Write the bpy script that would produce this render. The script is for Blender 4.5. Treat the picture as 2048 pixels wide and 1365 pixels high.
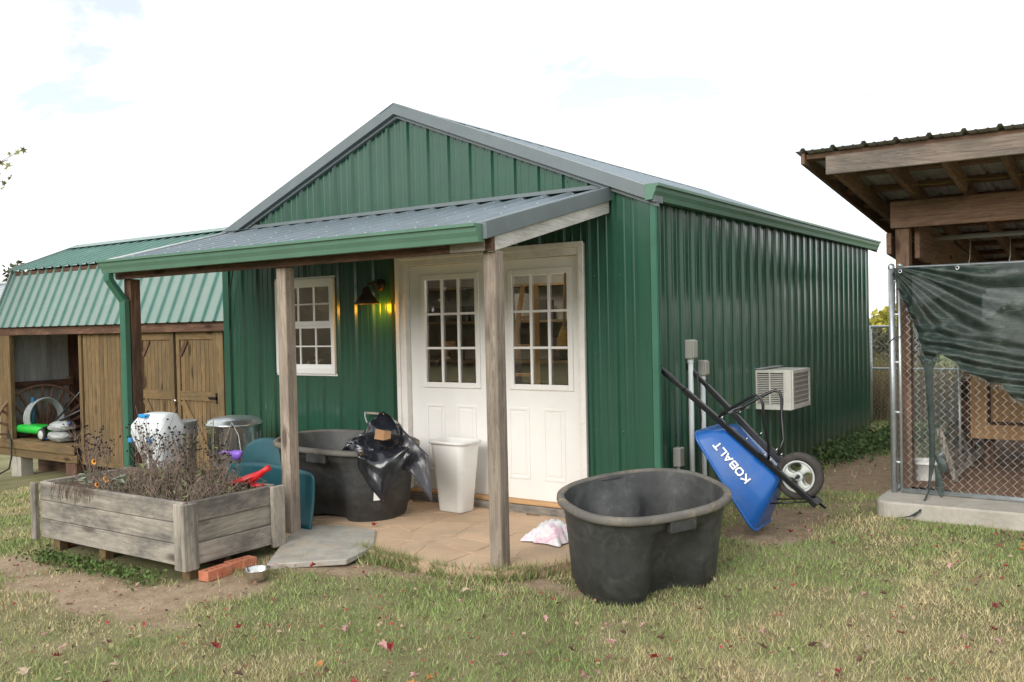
import bpy, bmesh, math, random
import numpy as np
from mathutils import Vector, Matrix

# ------------------------------------------------------------------ camera, world, sun, exposure
for o in list(bpy.data.objects):
    bpy.data.objects.remove(o)
SC = bpy.context.scene
COL = SC.collection
random.seed(7)
R = random.Random(11)

cam_d = bpy.data.cameras.new("camera")
cam_d.sensor_width = 36.0
cam_d.lens = 36 * 1820.93 / 2048
cam_d.clip_start = 0.05
cam_d.clip_end = 1500
cam = bpy.data.objects.new("camera", cam_d)
COL.objects.link(cam)
F_ = Vector((-0.56608, 0.82411, -0.01979)); R_ = Vector((0.82432, 0.56569, -0.02206)); U_ = Vector((0.00698, 0.02879, 0.99956))
m = Matrix.Identity(4)
for i in range(3):
    m[i][0] = R_[i]; m[i][1] = U_[i]; m[i][2] = -F_[i]
m.translation = Vector((3.0117, -6.2085, 1.5999))
cam.matrix_world = m
SC.camera = cam

SUN_EL, SUN_AZ = math.radians(25), math.radians(178)   # azimuth measured clockwise from +Y
sd = Vector((math.sin(SUN_AZ) * math.cos(SUN_EL), math.cos(SUN_AZ) * math.cos(SUN_EL), math.sin(SUN_EL)))
sun_d = bpy.data.lights.new("sun", "SUN")
sun_d.energy = 1.5
sun_d.angle = math.radians(32)
sun_d.color = (1.0, 0.96, 0.90)
sun = bpy.data.objects.new("sun", sun_d)
sun.rotation_euler = sd.to_track_quat('Z', 'Y').to_euler()
sun.location = (0, -20, 30)
COL.objects.link(sun)

W = bpy.data.worlds.new("World"); SC.world = W; W.use_nodes = True
wn = W.node_tree; wn.nodes.clear()
def N(nt, t, **k):
    n = nt.nodes.new(t)
    for a, v in k.items():
        if a == 'inp':
            for kk, vv in v.items(): n.inputs[kk].default_value = vv
        else: setattr(n, a, v)
    return n
def Lk(nt, a, b): nt.links.new(a, b)
sky = N(wn, 'ShaderNodeTexSky', sky_type='NISHITA', sun_disc=False, sun_elevation=SUN_EL, sun_rotation=SUN_AZ)
tc = N(wn, 'ShaderNodeTexCoord')
mp = N(wn, 'ShaderNodeMapping', inp={'Scale': (1.0, 1.0, 2.6)})
cn = N(wn, 'ShaderNodeTexNoise', inp={'Scale': 5.0, 'Detail': 9.0, 'Roughness': 0.62, 'Distortion': 0.4})
cr = N(wn, 'ShaderNodeMapRange', inp={'From Min': 0.36, 'From Max': 0.54, 'To Min': 0.43, 'To Max': 1.0})
mx = N(wn, 'ShaderNodeMix', data_type='RGBA')
mx.inputs['B'].default_value = (9.3, 9.35, 9.35, 1)
bg = N(wn, 'ShaderNodeBackground', inp={'Strength': 0.105})
wo = N(wn, 'ShaderNodeOutputWorld')
Lk(wn, tc.outputs['Generated'], mp.inputs['Vector']); Lk(wn, mp.outputs['Vector'], cn.inputs['Vector'])
Lk(wn, cn.outputs['Fac'], cr.inputs['Value']); Lk(wn, cr.outputs['Result'], mx.inputs['Factor'])
Lk(wn, sky.outputs['Color'], mx.inputs['A']); Lk(wn, mx.outputs['Result'], bg.inputs['Color'])
Lk(wn, bg.outputs['Background'], wo.inputs['Surface'])

vs = SC.view_settings
vs.view_transform = 'Standard'; vs.look = 'None'; vs.exposure = 0.68; vs.gamma = 1.0; vs.use_curve_mapping = False

# ------------------------------------------------------------------ noise helpers (numpy)
def _hash(ix, iy, s):
    h = (ix.astype(np.int64) * 374761393 + iy.astype(np.int64) * 668265263 + s * 974634773) & 0xffffffff
    h = ((h ^ (h >> 13)) * 1274126177) & 0xffffffff
    return ((h ^ (h >> 16)) & 0xffff) / 65535.0
def vnoise(x, y, s=0):
    x = np.asarray(x, float); y = np.asarray(y, float)
    ix = np.floor(x); iy = np.floor(y); fx = x - ix; fy = y - iy
    fx = fx * fx * (3 - 2 * fx); fy = fy * fy * (3 - 2 * fy)
    a = _hash(ix, iy, s); b = _hash(ix + 1, iy, s); c = _hash(ix, iy + 1, s); d = _hash(ix + 1, iy + 1, s)
    return (a + (b - a) * fx) * (1 - fy) + (c + (d - c) * fx) * fy
def fbm(x, y, s=0, o=4):
    v = 0; a = .5; t = 0
    for i in range(o):
        v = v + a * vnoise(np.asarray(x) * 2 ** i, np.asarray(y) * 2 ** i, s + i * 17); t += a; a *= .5
    return v / t
def sstep(a, b, x):
    t = np.clip((x - a) / (b - a), 0, 1); return t * t * (3 - 2 * t)
def gz(x, y):
    x = np.asarray(x, float); y = np.asarray(y, float)
    z = -0.075 * np.maximum(0, -3.7 - x) * (x > -14) - 0.075 * 10.3 * (x <= -14)
    z = z - 0.035 * np.clip(-1.7 - y, 0, 3)
    z = z - 0.10 * np.clip(-.8 - y, 0, 1.3) * sstep(-.15, .45, x)
    z = z - 0.03 * np.maximum(0, y - 12) * (y < 160) - 0.03 * 148 * (y >= 160)
    z = z + (fbm(x * .9, y * .9, 3) - .5) * .05 * sstep(0, .5, np.maximum(-1.6 - y, np.maximum(x - .25, -5.2 - x)))
    return z
def GZ(x, y): return float(gz(x, y))

# ------------------------------------------------------------------ materials
MATS = {}
def mat(name):
    mt = bpy.data.materials.new(name); mt.use_nodes = True
    nt = mt.node_tree; b = nt.nodes['Principled BSDF']
    MATS[name] = mt
    return mt, nt, b
def ramp(nt, stops):
    r = N(nt, 'ShaderNodeValToRGB'); e = r.color_ramp.elements
    while len(e) < len(stops): e.new(0.5)
    for i, (p, c) in enumerate(stops):
        e[i].position = p; e[i].color = (*c, 1)
    return r
def simple(name, col, rough=.5, metal=0.0, spec=.5, var=.12, vscale=6.0, bump=0.0, bscale=60, dirt=None, dirt_amt=.5, coat=0.0, alpha=None, trans=0.0, ospread=0.0):
    mt, nt, b = mat(name)
    co = N(nt, 'ShaderNodeTexCoord')
    n = N(nt, 'ShaderNodeTexNoise', inp={'Scale': vscale, 'Detail': 6.0, 'Roughness': .65})
    Lk(nt, co.outputs['Object'], n.inputs['Vector'])
    r = ramp(nt, [(0.3, tuple(c * (1 - var) for c in col)), (0.7, tuple(min(1, c * (1 + var)) for c in col))])
    Lk(nt, n.outputs['Fac'], r.inputs['Fac']); out = r.outputs['Color']
    if dirt:
        n2 = N(nt, 'ShaderNodeTexNoise', inp={'Scale': vscale * .6, 'Detail': 10.0, 'Roughness': .75, 'Distortion': .6})
        Lk(nt, co.outputs['Object'], n2.inputs['Vector'])
        r2 = N(nt, 'ShaderNodeMapRange', inp={'From Min': .5, 'From Max': .68, 'To Max': dirt_amt})
        Lk(nt, n2.outputs['Fac'], r2.inputs['Value'])
        mxx = N(nt, 'ShaderNodeMix', data_type='RGBA'); mxx.inputs['B'].default_value = (*dirt, 1)
        Lk(nt, r2.outputs['Result'], mxx.inputs['Factor']); Lk(nt, out, mxx.inputs['A']); out = mxx.outputs['Result']
    if ospread:
        oi = N(nt, 'ShaderNodeObjectInfo'); hs = N(nt, 'ShaderNodeHueSaturation')
        mr = N(nt, 'ShaderNodeMapRange', inp={'To Min': 1 - ospread, 'To Max': 1 + ospread})
        Lk(nt, oi.outputs['Random'], mr.inputs['Value']); Lk(nt, mr.outputs['Result'], hs.inputs['Value']); Lk(nt, out, hs.inputs['Color']); out = hs.outputs['Color']
    Lk(nt, out, b.inputs['Base Color'])
    b.inputs['Roughness'].default_value = rough; b.inputs['Metallic'].default_value = metal
    b.inputs['Specular IOR Level'].default_value = spec
    b.inputs['Coat Weight'].default_value = coat
    b.inputs['Coat Roughness'].default_value = .15
    if trans: b.inputs['Transmission Weight'].default_value = trans
    if alpha is not None: b.inputs['Alpha'].default_value = alpha
    if bump:
        bn = N(nt, 'ShaderNodeTexNoise', inp={'Scale': bscale, 'Detail': 4.0}); Lk(nt, co.outputs['Object'], bn.inputs['Vector'])
        bp = N(nt, 'ShaderNodeBump', inp={'Strength': bump, 'Distance': .01}); Lk(nt, bn.outputs['Fac'], bp.inputs['Height']); Lk(nt, bp.outputs['Normal'], b.inputs['Normal'])
    return mt
def wood(name, axis, dark, mid, light, rough=.85, stain=(.10, .095, .09), stain_amt=.55, along=1.1, across=16, knots=True, spread=.16):
    mt, nt, b = mat(name)
    co = N(nt, 'ShaderNodeTexCoord'); oi = N(nt, 'ShaderNodeObjectInfo')
    vm = N(nt, 'ShaderNodeVectorMath', operation='SCALE'); vm.inputs[0].default_value = (7.3, 11.7, 5.1)
    Lk(nt, oi.outputs['Random'], vm.inputs['Scale'])
    va = N(nt, 'ShaderNodeVectorMath', operation='ADD'); Lk(nt, co.outputs['Object'], va.inputs[0]); Lk(nt, vm.outputs[0], va.inputs[1])
    def mapped(al, ac):
        s = [ac] * 3; s['xyz'.index(axis)] = al
        q = N(nt, 'ShaderNodeMapping', inp={'Scale': tuple(s)}); Lk(nt, va.outputs[0], q.inputs['Vector']); return q
    q1 = mapped(along, across * 2.2)
    n1 = N(nt, 'ShaderNodeTexNoise', inp={'Scale': 1.6, 'Detail': 9.0, 'Roughness': .7, 'Distortion': .9}); Lk(nt, q1.outputs[0], n1.inputs['Vector'])
    q2 = mapped(along * .55, across * .35)
    n2 = N(nt, 'ShaderNodeTexNoise', inp={'Scale': 1.3, 'Detail': 5.0, 'Roughness': .6, 'Distortion': 1.2}); Lk(nt, q2.outputs[0], n2.inputs['Vector'])
    w = N(nt, 'ShaderNodeMath', operation='MULTIPLY', inp={1: 9.0}); Lk(nt, n2.outputs['Fac'], w.inputs[0])
    fr = N(nt, 'ShaderNodeMath', operation='FRACT'); Lk(nt, w.outputs[0], fr.inputs[0])
    mxa = N(nt, 'ShaderNodeMath', operation='MULTIPLY_ADD', inp={1: .22}); Lk(nt, fr.outputs[0], mxa.inputs[0]); Lk(nt, n1.outputs['Fac'], mxa.inputs[2])
    r = ramp(nt, [(0.32, dark), (0.6, mid), (0.86, light)]); Lk(nt, mxa.outputs[0], r.inputs['Fac'])
    out = r.outputs['Color']
    q3 = mapped(1.0, 2.4)
    n3 = N(nt, 'ShaderNodeTexNoise', inp={'Scale': 1.5, 'Detail': 6.0, 'Roughness': .7}); Lk(nt, q3.outputs[0], n3.inputs['Vector'])
    r3 = N(nt, 'ShaderNodeMapRange', inp={'From Min': .44, 'From Max': .62, 'To Max': stain_amt}); Lk(nt, n3.outputs['Fac'], r3.inputs['Value'])
    m3 = N(nt, 'ShaderNodeMix', data_type='RGBA'); m3.inputs['B'].default_value = (*stain, 1)
    Lk(nt, r3.outputs['Result'], m3.inputs['Factor']); Lk(nt, out, m3.inputs['A']); out = m3.outputs['Result']
    if knots:
        q4 = mapped(2.3, 7.0)
        v4 = N(nt, 'ShaderNodeTexVoronoi', inp={'Scale': .75, 'Randomness': 1.0}); Lk(nt, q4.outputs[0], v4.inputs['Vector'])
        r4 = N(nt, 'ShaderNodeMapRange', inp={'From Min': .10, 'From Max': .2, 'To Min': .8, 'To Max': 0.0}); Lk(nt, v4.outputs['Distance'], r4.inputs['Value'])
        m4 = N(nt, 'ShaderNodeMix', data_type='RGBA'); m4.inputs['B'].default_value = (dark[0] * .45, dark[1] * .4, dark[2] * .38, 1)
        Lk(nt, r4.outputs['Result'], m4.inputs['Factor']); Lk(nt, out, m4.inputs['A']); out = m4.outputs['Result']
    hs = N(nt, 'ShaderNodeHueSaturation'); mr = N(nt, 'ShaderNodeMapRange', inp={'To Min': 1 - spread, 'To Max': 1 + spread})
    Lk(nt, oi.outputs['Random'], mr.inputs['Value']); Lk(nt, mr.outputs['Result'], hs.inputs['Value']); Lk(nt, out, hs.inputs['Color'])
    Lk(nt, hs.outputs['Color'], b.inputs['Base Color'])
    b.inputs['Roughness'].default_value = rough; b.inputs['Specular IOR Level'].default_value = .25
    bp = N(nt, 'ShaderNodeBump', inp={'Strength': .35, 'Distance': .004}); Lk(nt, mxa.outputs[0], bp.inputs['Height']); Lk(nt, bp.outputs['Normal'], b.inputs['Normal'])
    return mt

def W3(pre, *a, **k): return {x: wood(pre + '_' + x, x, *a, **k) for x in 'xyz'}
GREY = W3('weathered_wood', (.19, .17, .145), (.33, .295, .245), (.43, .395, .34), stain=(.095, .09, .085), stain_amt=.8, across=9, along=.8)
POST = W3('post_wood', (.15, .115, .09), (.30, .245, .195), (.42, .36, .30), stain=(.12, .10, .09), stain_amt=.5)
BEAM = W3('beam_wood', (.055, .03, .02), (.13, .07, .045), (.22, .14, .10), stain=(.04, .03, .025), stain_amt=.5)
BROWN = W3('kennel_wood', (.10, .06, .04), (.22, .135, .09), (.31, .205, .14), stain=(.07, .05, .04), stain_amt=.4)
TAN = W3('treated_plank', (.09, .06, .03), (.19, .125, .06), (.28, .195, .10), stain=(.10, .085, .055), stain_amt=.5, spread=.12)
PLY = W3('plywood', (.40, .23, .11), (.55, .33, .16), (.62, .40, .21), stain=(.40, .25, .14), stain_amt=.3, knots=False, spread=.05)
SHG = W3('greyed_siding', (.26, .28, .28), (.42, .44, .44), (.52, .54, .54), stain=(.26, .28, .28), knots=False)

green = simple('green_steel', (.016, .078, .046), rough=.3, spec=.6, var=.08, vscale=3, coat=.45, dirt=(.05, .10, .07), dirt_amt=.12)
_nt = green.node_tree; _b = _nt.nodes['Principled BSDF']; _src = _b.inputs['Base Color'].links[0].from_socket
_co = N(_nt, 'ShaderNodeTexCoord'); _sx = N(_nt, 'ShaderNodeSeparateXYZ'); Lk(_nt, _co.outputs['Object'], _sx.inputs[0])
_n = N(_nt, 'ShaderNodeTexNoise', inp={'Scale': 7.0, 'Detail': 10.0, 'Roughness': .8}); Lk(_nt, _co.outputs['Object'], _n.inputs['Vector'])
_a = N(_nt, 'ShaderNodeMapRange', inp={'From Min': .0, 'From Max': .42, 'To Min': .75, 'To Max': 0.0}); Lk(_nt, _sx.outputs['Z'], _a.inputs['Value'])
_m = N(_nt, 'ShaderNodeMath', operation='MULTIPLY'); Lk(_nt, _a.outputs[0], _m.inputs[0]); Lk(_nt, _n.outputs['Fac'], _m.inputs[1])
_x = N(_nt, 'ShaderNodeMix', data_type='RGBA'); _x.inputs['B'].default_value = (.26, .20, .14, 1)
Lk(_nt, _m.outputs[0], _x.inputs['Factor']); Lk(_nt, _src, _x.inputs['A']); Lk(_nt, _x.outputs['Result'], _b.inputs['Base Color'])
_q = N(_nt, 'ShaderNodeMapping', inp={'Scale': (18, 18, .6)}); Lk(_nt, _co.outputs['Object'], _q.inputs['Vector'])
_n2 = N(_nt, 'ShaderNodeTexNoise', inp={'Scale': 1.5, 'Detail': 5.0}); Lk(_nt, _q.outputs[0], _n2.inputs['Vector'])
_r2 = N(_nt, 'ShaderNodeMapRange', inp={'To Min': .2, 'To Max': .42}); Lk(_nt, _n2.outputs['Fac'], _r2.inputs['Value']); Lk(_nt, _r2.outputs[0], _b.inputs['Roughness'])
_n3 = N(_nt, 'ShaderNodeTexNoise', inp={'Scale': 2.2, 'Detail': 2.0}); Lk(_nt, _co.outputs['Object'], _n3.inputs['Vector'])
_bp = N(_nt, 'ShaderNodeBump', inp={'Strength': .25, 'Distance': .02}); Lk(_nt, _n3.outputs['Fac'], _bp.inputs['Height']); Lk(_nt, _bp.outputs['Normal'], _b.inputs['Normal'])
green_trim = simple('green_trim', (.10, .205, .145), rough=.4, var=.08, vscale=5, dirt=(.10, .14, .10), dirt_amt=.25)
slate = simple('slate_steel', (.19, .235, .265), rough=.38, var=.08, vscale=4, dirt=(.12, .13, .13), dirt_amt=.3)
slate_trim = simple('slate_trim', (.15, .18, .19), rough=.4, var=.08, vscale=4, dirt=(.12, .13, .12), dirt_amt=.3)
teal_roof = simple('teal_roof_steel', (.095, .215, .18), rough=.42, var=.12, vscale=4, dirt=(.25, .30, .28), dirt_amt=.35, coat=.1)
galv = simple('galvanised_steel', (.50, .54, .55), rough=.42, metal=.75, var=.14, vscale=18, dirt=(.3, .32, .32), dirt_amt=.4)
galv_dull = simple('old_galvanised_sheet', (.42, .44, .44), rough=.55, metal=.2, var=.2, vscale=9, dirt=(.22, .19, .16), dirt_amt=.5)
white = simple('white_paint', (.80, .79, .76), rough=.42, var=.03, vscale=3, dirt=(.62, .60, .55), dirt_amt=.18)
white_worn = simple('worn_white_trim', (.76, .73, .68), rough=.6, var=.05, vscale=8, dirt=(.34, .30, .26), dirt_amt=.38)
vinyl = simple('white_vinyl', (.82, .82, .80), rough=.35, var=.02)
blackpl = simple('black_tank_plastic', (.042, .044, .044), rough=.55, var=.25, vscale=13, dirt=(.13, .13, .122), dirt_amt=.45, bump=.05, bscale=40)
rimpl = simple('dusty_tank_rim', (.115, .108, .095), rough=.75, var=.35, vscale=6, dirt=(.31, .24, .16), dirt_amt=.95)
binpl = simple('white_bin_plastic', (.78, .78, .75), rough=.4, var=.03, dirt=(.6, .56, .5), dirt_amt=.25)
tealpl = simple('teal_plastic', (.012, .085, .105), rough=.45, var=.15, dirt=(.06, .10, .11), dirt_amt=.3)
dirtm = simple('bare_soil', (.085, .06, .04), rough=.95, var=.45, vscale=14, bump=.8, bscale=50)
slatem = simple('slate_slab_stone', (.36, .345, .305), rough=.85, var=.22, vscale=9, dirt=(.46, .36, .25), dirt_amt=.75, bump=.3)
conc = simple('rough_concrete', (.44, .41, .36), rough=.9, var=.16, vscale=5, dirt=(.30, .24, .17), dirt_amt=.5, bump=.5, bscale=35)
brickm = simple('orange_brick_clay', (.46, .155, .085), rough=.85, var=.2, vscale=20, dirt=(.42, .27, .19), dirt_amt=.5, bump=.4, bscale=80, ospread=.12)
stonem = simple('sandy_flagstone', (.55, .39, .255), rough=.9, var=.14, vscale=2.5, dirt=(.38, .30, .22), dirt_amt=.6, bump=.35, bscale=30, ospread=.06)
sandm = simple('sandy_joint', (.50, .355, .235), rough=.95, var=.2, vscale=6, bump=.5, bscale=60)
blackm = simple('black_enamel', (.012, .012, .014), rough=.3, var=.2)
blue = simple('blue_enamel', (.008, .10, .37), rough=.3, var=.08, coat=.2, dirt=(.16, .17, .19), dirt_amt=.3)
rubber = simple('dusty_rubber', (.045, .04, .036), rough=.9, var=.3, vscale=20, dirt=(.13, .11, .09), dirt_amt=.4)
hubm = simple('pale_hub_plastic', (.50, .53, .50), rough=.45, var=.06)
bronze = simple('bronze_lamp_metal', (.045, .030, .022), rough=.45, metal=.4, var=.2)
steel = simple('bright_steel', (.62, .62, .60), rough=.22, metal=1.0, var=.06)
zinc = simple('galvanised_can', (.50, .53, .54), rough=.3, metal=.9, var=.15, vscale=22)
redpl = simple('red_plastic', (.60, .02, .025), rough=.4, var=.06)
purple = simple('purple_plastic', (.26, .13, .62), rough=.4, var=.05)
bluepl = simple('blue_cap_plastic', (.02, .30, .66), rough=.4, var=.05)
greenpl = simple('lime_plastic', (.02, .50, .05), rough=.4, var=.05)
jugpl = simple('milky_plastic', (.66, .70, .72), rough=.35, var=.04, dirt=(.5, .48, .44), dirt_amt=.35)
mintpl = simple('pale_mint_plastic', (.36, .50, .48), rough=.4, var=.05)
greybox = simple('grey_pvc', (.36, .36, .32), rough=.5, var=.06)
pvc = simple('pale_pvc_pipe', (.66, .70, .70), rough=.4, var=.05)
bagblk = simple('black_bag_film', (.012, .014, .02), rough=.26, var=.3, coat=.5)
bagwht = simple('thin_white_bag_film', (.80, .79, .80), rough=.4, var=.05, vscale=11, dirt=(.80, .12, .35), dirt_amt=.8)
card = simple('cardboard', (.34, .19, .095), rough=.85, var=.15)
yellowp = simple('interior_board', (.33, .30, .255), rough=.9, var=.25, vscale=2)
darkm = simple('dark_clutter', (.06, .05, .045), rough=.9, var=.4, vscale=4)
aquapl = simple('aqua_barrel_plastic', (.10, .38, .38), rough=.5, var=.1)
straw = simple('broom_straw', (.42, .25, .08), rough=.9, var=.2, vscale=30)
acm = simple('appliance_steel', (.60, .60, .54), rough=.45, var=.08, vscale=8, dirt=(.36, .33, .28), dirt_amt=.5)
acfin = simple('appliance_fins', (.30, .27, .25), rough=.6, var=.15, vscale=20)
twig = simple('dead_stem', (.22, .165, .13), rough=.95, var=.35, vscale=30)
seedm = simple('black_seed_head', (.018, .014, .013), rough=.95, var=.3, vscale=60)
petal = simple('orange_petal', (.75, .30, .015), rough=.6, var=.15)
leafg = simple('green_leaf', (.085, .13, .05), rough=.65, var=.35, vscale=9)
leafp = simple('silver_felt_leaf', (.30, .38, .28), rough=.85, var=.2, vscale=12)
hosem = simple('dark_hose_rubber', (.02, .022, .022), rough=.5, var=.2)
lashm = simple('grey_sack', (.35, .37, .36), rough=.5, var=.4, vscale=14)
twinem = simple('white_twine', (.55, .53, .5), rough=.9, var=.1)

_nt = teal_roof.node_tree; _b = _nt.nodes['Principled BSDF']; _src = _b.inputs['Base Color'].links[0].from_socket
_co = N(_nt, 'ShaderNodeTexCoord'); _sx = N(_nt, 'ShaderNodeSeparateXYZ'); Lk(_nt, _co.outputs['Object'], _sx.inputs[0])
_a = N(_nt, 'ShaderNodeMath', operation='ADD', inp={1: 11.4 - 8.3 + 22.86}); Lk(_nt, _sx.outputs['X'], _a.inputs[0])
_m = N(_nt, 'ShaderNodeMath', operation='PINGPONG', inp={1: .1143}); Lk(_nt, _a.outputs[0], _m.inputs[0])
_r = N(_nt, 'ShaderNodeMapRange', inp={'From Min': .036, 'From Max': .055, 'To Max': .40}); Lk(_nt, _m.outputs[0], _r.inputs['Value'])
_x = N(_nt, 'ShaderNodeMix', data_type='RGBA'); _x.inputs['B'].default_value = (.36, .355, .34, 1)  # grey bands between the ribs: sky reflection painted into the roof colour
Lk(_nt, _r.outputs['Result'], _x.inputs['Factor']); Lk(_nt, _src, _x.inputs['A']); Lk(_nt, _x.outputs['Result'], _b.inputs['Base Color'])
def glassm(name, tint, rough=.02, fac=.10):
    mt, nt, b = mat(name)
    nt.nodes.remove(b); o = nt.nodes['Material Output']
    tr = N(nt, 'ShaderNodeBsdfTransparent'); tr.inputs['Color'].default_value = (*tint, 1)
    gl = N(nt, 'ShaderNodeBsdfGlossy', inp={'Roughness': rough})
    fr = N(nt, 'ShaderNodeFresnel', inp={'IOR': 1.52}); ad = N(nt, 'ShaderNodeMath', operation='ADD', inp={1: fac}, use_clamp=True)
    co = N(nt, 'ShaderNodeTexCoord'); nn = N(nt, 'ShaderNodeTexNoise', inp={'Scale': 2.0, 'Detail': 2.0}); Lk(nt, co.outputs['Object'], nn.inputs['Vector'])
    bp = N(nt, 'ShaderNodeBump', inp={'Strength': .04, 'Distance': .05}); Lk(nt, nn.outputs['Fac'], bp.inputs['Height']); Lk(nt, bp.outputs['Normal'], gl.inputs['Normal'])
    ms = N(nt, 'ShaderNodeMixShader'); Lk(nt, fr.outputs[0], ad.inputs[0]); Lk(nt, ad.outputs[0], ms.inputs[0])
    Lk(nt, tr.outputs[0], ms.inputs[1]); Lk(nt, gl.outputs[0], ms.inputs[2]); Lk(nt, ms.outputs[0], o.inputs['Surface'])
    return mt
glass = glassm('window_glass', (.80, .82, .78), fac=.2)

def attrmat(name, rough=.9, bump=0.0, transl=0.0):
    mt, nt, b = mat(name)
    a = N(nt, 'ShaderNodeAttribute', attribute_name='Col'); Lk(nt, a.outputs['Color'], b.inputs['Base Color'])
    b.inputs['Roughness'].default_value = rough; b.inputs['Specular IOR Level'].default_value = .2
    return mt
bladem = attrmat('grass_blades', .7)
leafattr = attrmat('tree_leaves', .75)

# ------------------------------------------------------------------ mesh builder
WORG = {}
class MB:
    def __init__(s): s.v = []; s.f = []; s.sm = []
    def add(s, vs_, fs_, sm=False):
        o = len(s.v); s.v += [tuple(p) for p in vs_]; s.f += [tuple(i + o for i in f) for f in fs_]; s.sm += [sm] * len(fs_); return s
    def box(s, x0, x1, y0, y1, z0, z1):
        return s.add([(x, y, z) for z in (z0, z1) for y in (y0, y1) for x in (x0, x1)],
                     [(0, 2, 3, 1), (4, 5, 7, 6), (0, 1, 5, 4), (1, 3, 7, 5), (3, 2, 6, 7), (2, 0, 4, 6)])
    def bar(s, a, b, w, h, up=(0, 0, 1)):
        a = Vector(a); b = Vector(b); d = (b - a).normalized(); u = Vector(up)
        sd_ = d.cross(u)
        if sd_.length < 1e-4: sd_ = d.cross(Vector((1, 0, 0)))
        sd_.normalize(); u = sd_.cross(d).normalized()
        vs_ = []
        for p in (a, b):
            for i, j in ((-1, -1), (1, -1), (1, 1), (-1, 1)): vs_.append(p + sd_ * (w / 2 * i) + u * (h / 2 * j))
        return s.add(vs_, [(0, 1, 2, 3), (7, 6, 5, 4), (0, 4, 5, 1), (1, 5, 6, 2), (2, 6, 7, 3), (3, 7, 4, 0)])
    def tube(s, pts, r, n=8, cap=True, closed=False):
        pts = [Vector(p) for p in pts]; k = len(pts); rr = r if isinstance(r, (list, tuple)) else [r] * k
        vs_ = []; fs_ = []; prev = None
        for i, p in enumerate(pts):
            if closed: d = pts[(i + 1) % k] - pts[i - 1]
            else: d = pts[min(i + 1, k - 1)] - pts[max(i - 1, 0)]
            if d.length < 1e-9: d = Vector((0, 0, 1))
            d.normalize()
            if prev is None:
                a = Vector((0, 0, 1)) if abs(d.z) < .9 else Vector((1, 0, 0)); x = d.cross(a).normalized()
            else:
                x = prev - d * prev.dot(d)
                if x.length < 1e-5: x = d.cross(Vector((0, 1, .3)))
                x.normalize()
            prev = x; y = d.cross(x)
            for j in range(n):
                t = 2 * math.pi * j / n; vs_.append(p + (x * math.cos(t) + y * math.sin(t)) * rr[i])
        for i in range(k if closed else k - 1):
            i2 = (i + 1) % k
            for j in range(n):
                j2 = (j + 1) % n; fs_.append((i * n + j, i * n + j2, i2 * n + j2, i2 * n + j))
        if cap and not closed:
            fs_.append(tuple(range(n - 1, -1, -1))); fs_.append(tuple((k - 1) * n + j for j in range(n)))
        return s.add(vs_, fs_, n > 4)
    def rings(s, rs, closed_ring=True, caps=(False, False), sm=True):
        n = len(rs[0]); vs_ = [p for r in rs for p in r]; fs_ = []
        for i in range(len(rs) - 1):
            for j in range(n if closed_ring else n - 1):
                j2 = (j + 1) % n; fs_.append((i * n + j, i * n + j2, (i + 1) * n + j2, (i + 1) * n + j))
        if caps[0]: fs_.append(tuple(range(n - 1, -1, -1)))
        if caps[1]: fs_.append(tuple((len(rs) - 1) * n + j for j in range(n)))
        return s.add(vs_, fs_, sm)
    def lathe(s, c, prof, n=28, capb=False, capt=False):
        rs = [[(c[0] + r * math.cos(2 * math.pi * j / n), c[1] + r * math.sin(2 * math.pi * j / n), c[2] + z) for j in range(n)] for r, z in prof]
        return s.rings(rs, caps=(capb, capt))
    def prism(s, poly, z0, z1):
        n = len(poly); a = [(p[0], p[1], z0) for p in poly] + [(p[0], p[1], z1) for p in poly]
        return s.add(a, [tuple(range(n - 1, -1, -1)), tuple(range(n, 2 * n))] + [(i, (i + 1) % n, n + (i + 1) % n, n + i) for i in range(n)])
    def xf(s, M):
        s.v = [tuple(M @ Vector(p)) for p in s.v]; return s
    def build(s, name, mt, parent=None, local=False, bevel=0.0, kind=None, label=None, smooth=None, solid=0.0, cat=None, group=None):
        me = bpy.data.meshes.new(name)
        org = Vector((0, 0, 0)) if (parent is None or local) else WORG[parent.name]
        me.from_pydata([(p[0] - org.x, p[1] - org.y, p[2] - org.z) for p in s.v], [], s.f)
        me.polygons.foreach_set('use_smooth', [True] * len(s.f) if smooth else (s.sm if smooth is None else [False] * len(s.f)))
        for q in (mt if isinstance(mt, (list, tuple)) else [mt]): me.materials.append(q)
        me.update()
        o = bpy.data.objects.new(name, me); COL.objects.link(o)
        if parent is not None: o.parent = parent; WORG[o.name] = org.copy()
        else: WORG[o.name] = Vector((0, 0, 0))
        if bevel: bv = o.modifiers.new('bevel', 'BEVEL'); bv.width = bevel; bv.segments = 1; bv.limit_method = 'ANGLE'
        if solid: sl = o.modifiers.new('solid', 'SOLIDIFY'); sl.thickness = solid; sl.offset = 0
        if kind: o['kind'] = kind
        if label: o['label'] = label
        if cat: o['category'] = cat
        if group: o['group'] = group
        return o
def thing(name, label, cat, loc=(0, 0, 0), group=None):
    o = bpy.data.objects.new(name, None); o.empty_display_size = .1; COL.objects.link(o)
    o.location = loc; o['label'] = label; o['category'] = cat; WORG[o.name] = Vector(loc)
    if group: o['group'] = group
    return o
def part(name, mt, parent, fn, **k):
    b = MB(); fn(b); return b.build(name, mt, parent, **k)
def bx(name, mt, parent, *a, bevel=.003, **k):
    return MB().box(*a).build(name, mt, parent, bevel=bevel, **k)
def copy_tree(o, parent=None):
    c = o.copy(); COL.objects.link(c); c.parent = parent
    for ch in list(o.children): copy_tree(ch, c)
    WORG[c.name] = Vector(c.location) if parent is None else WORG.get(parent.name, Vector())
    return c

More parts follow.
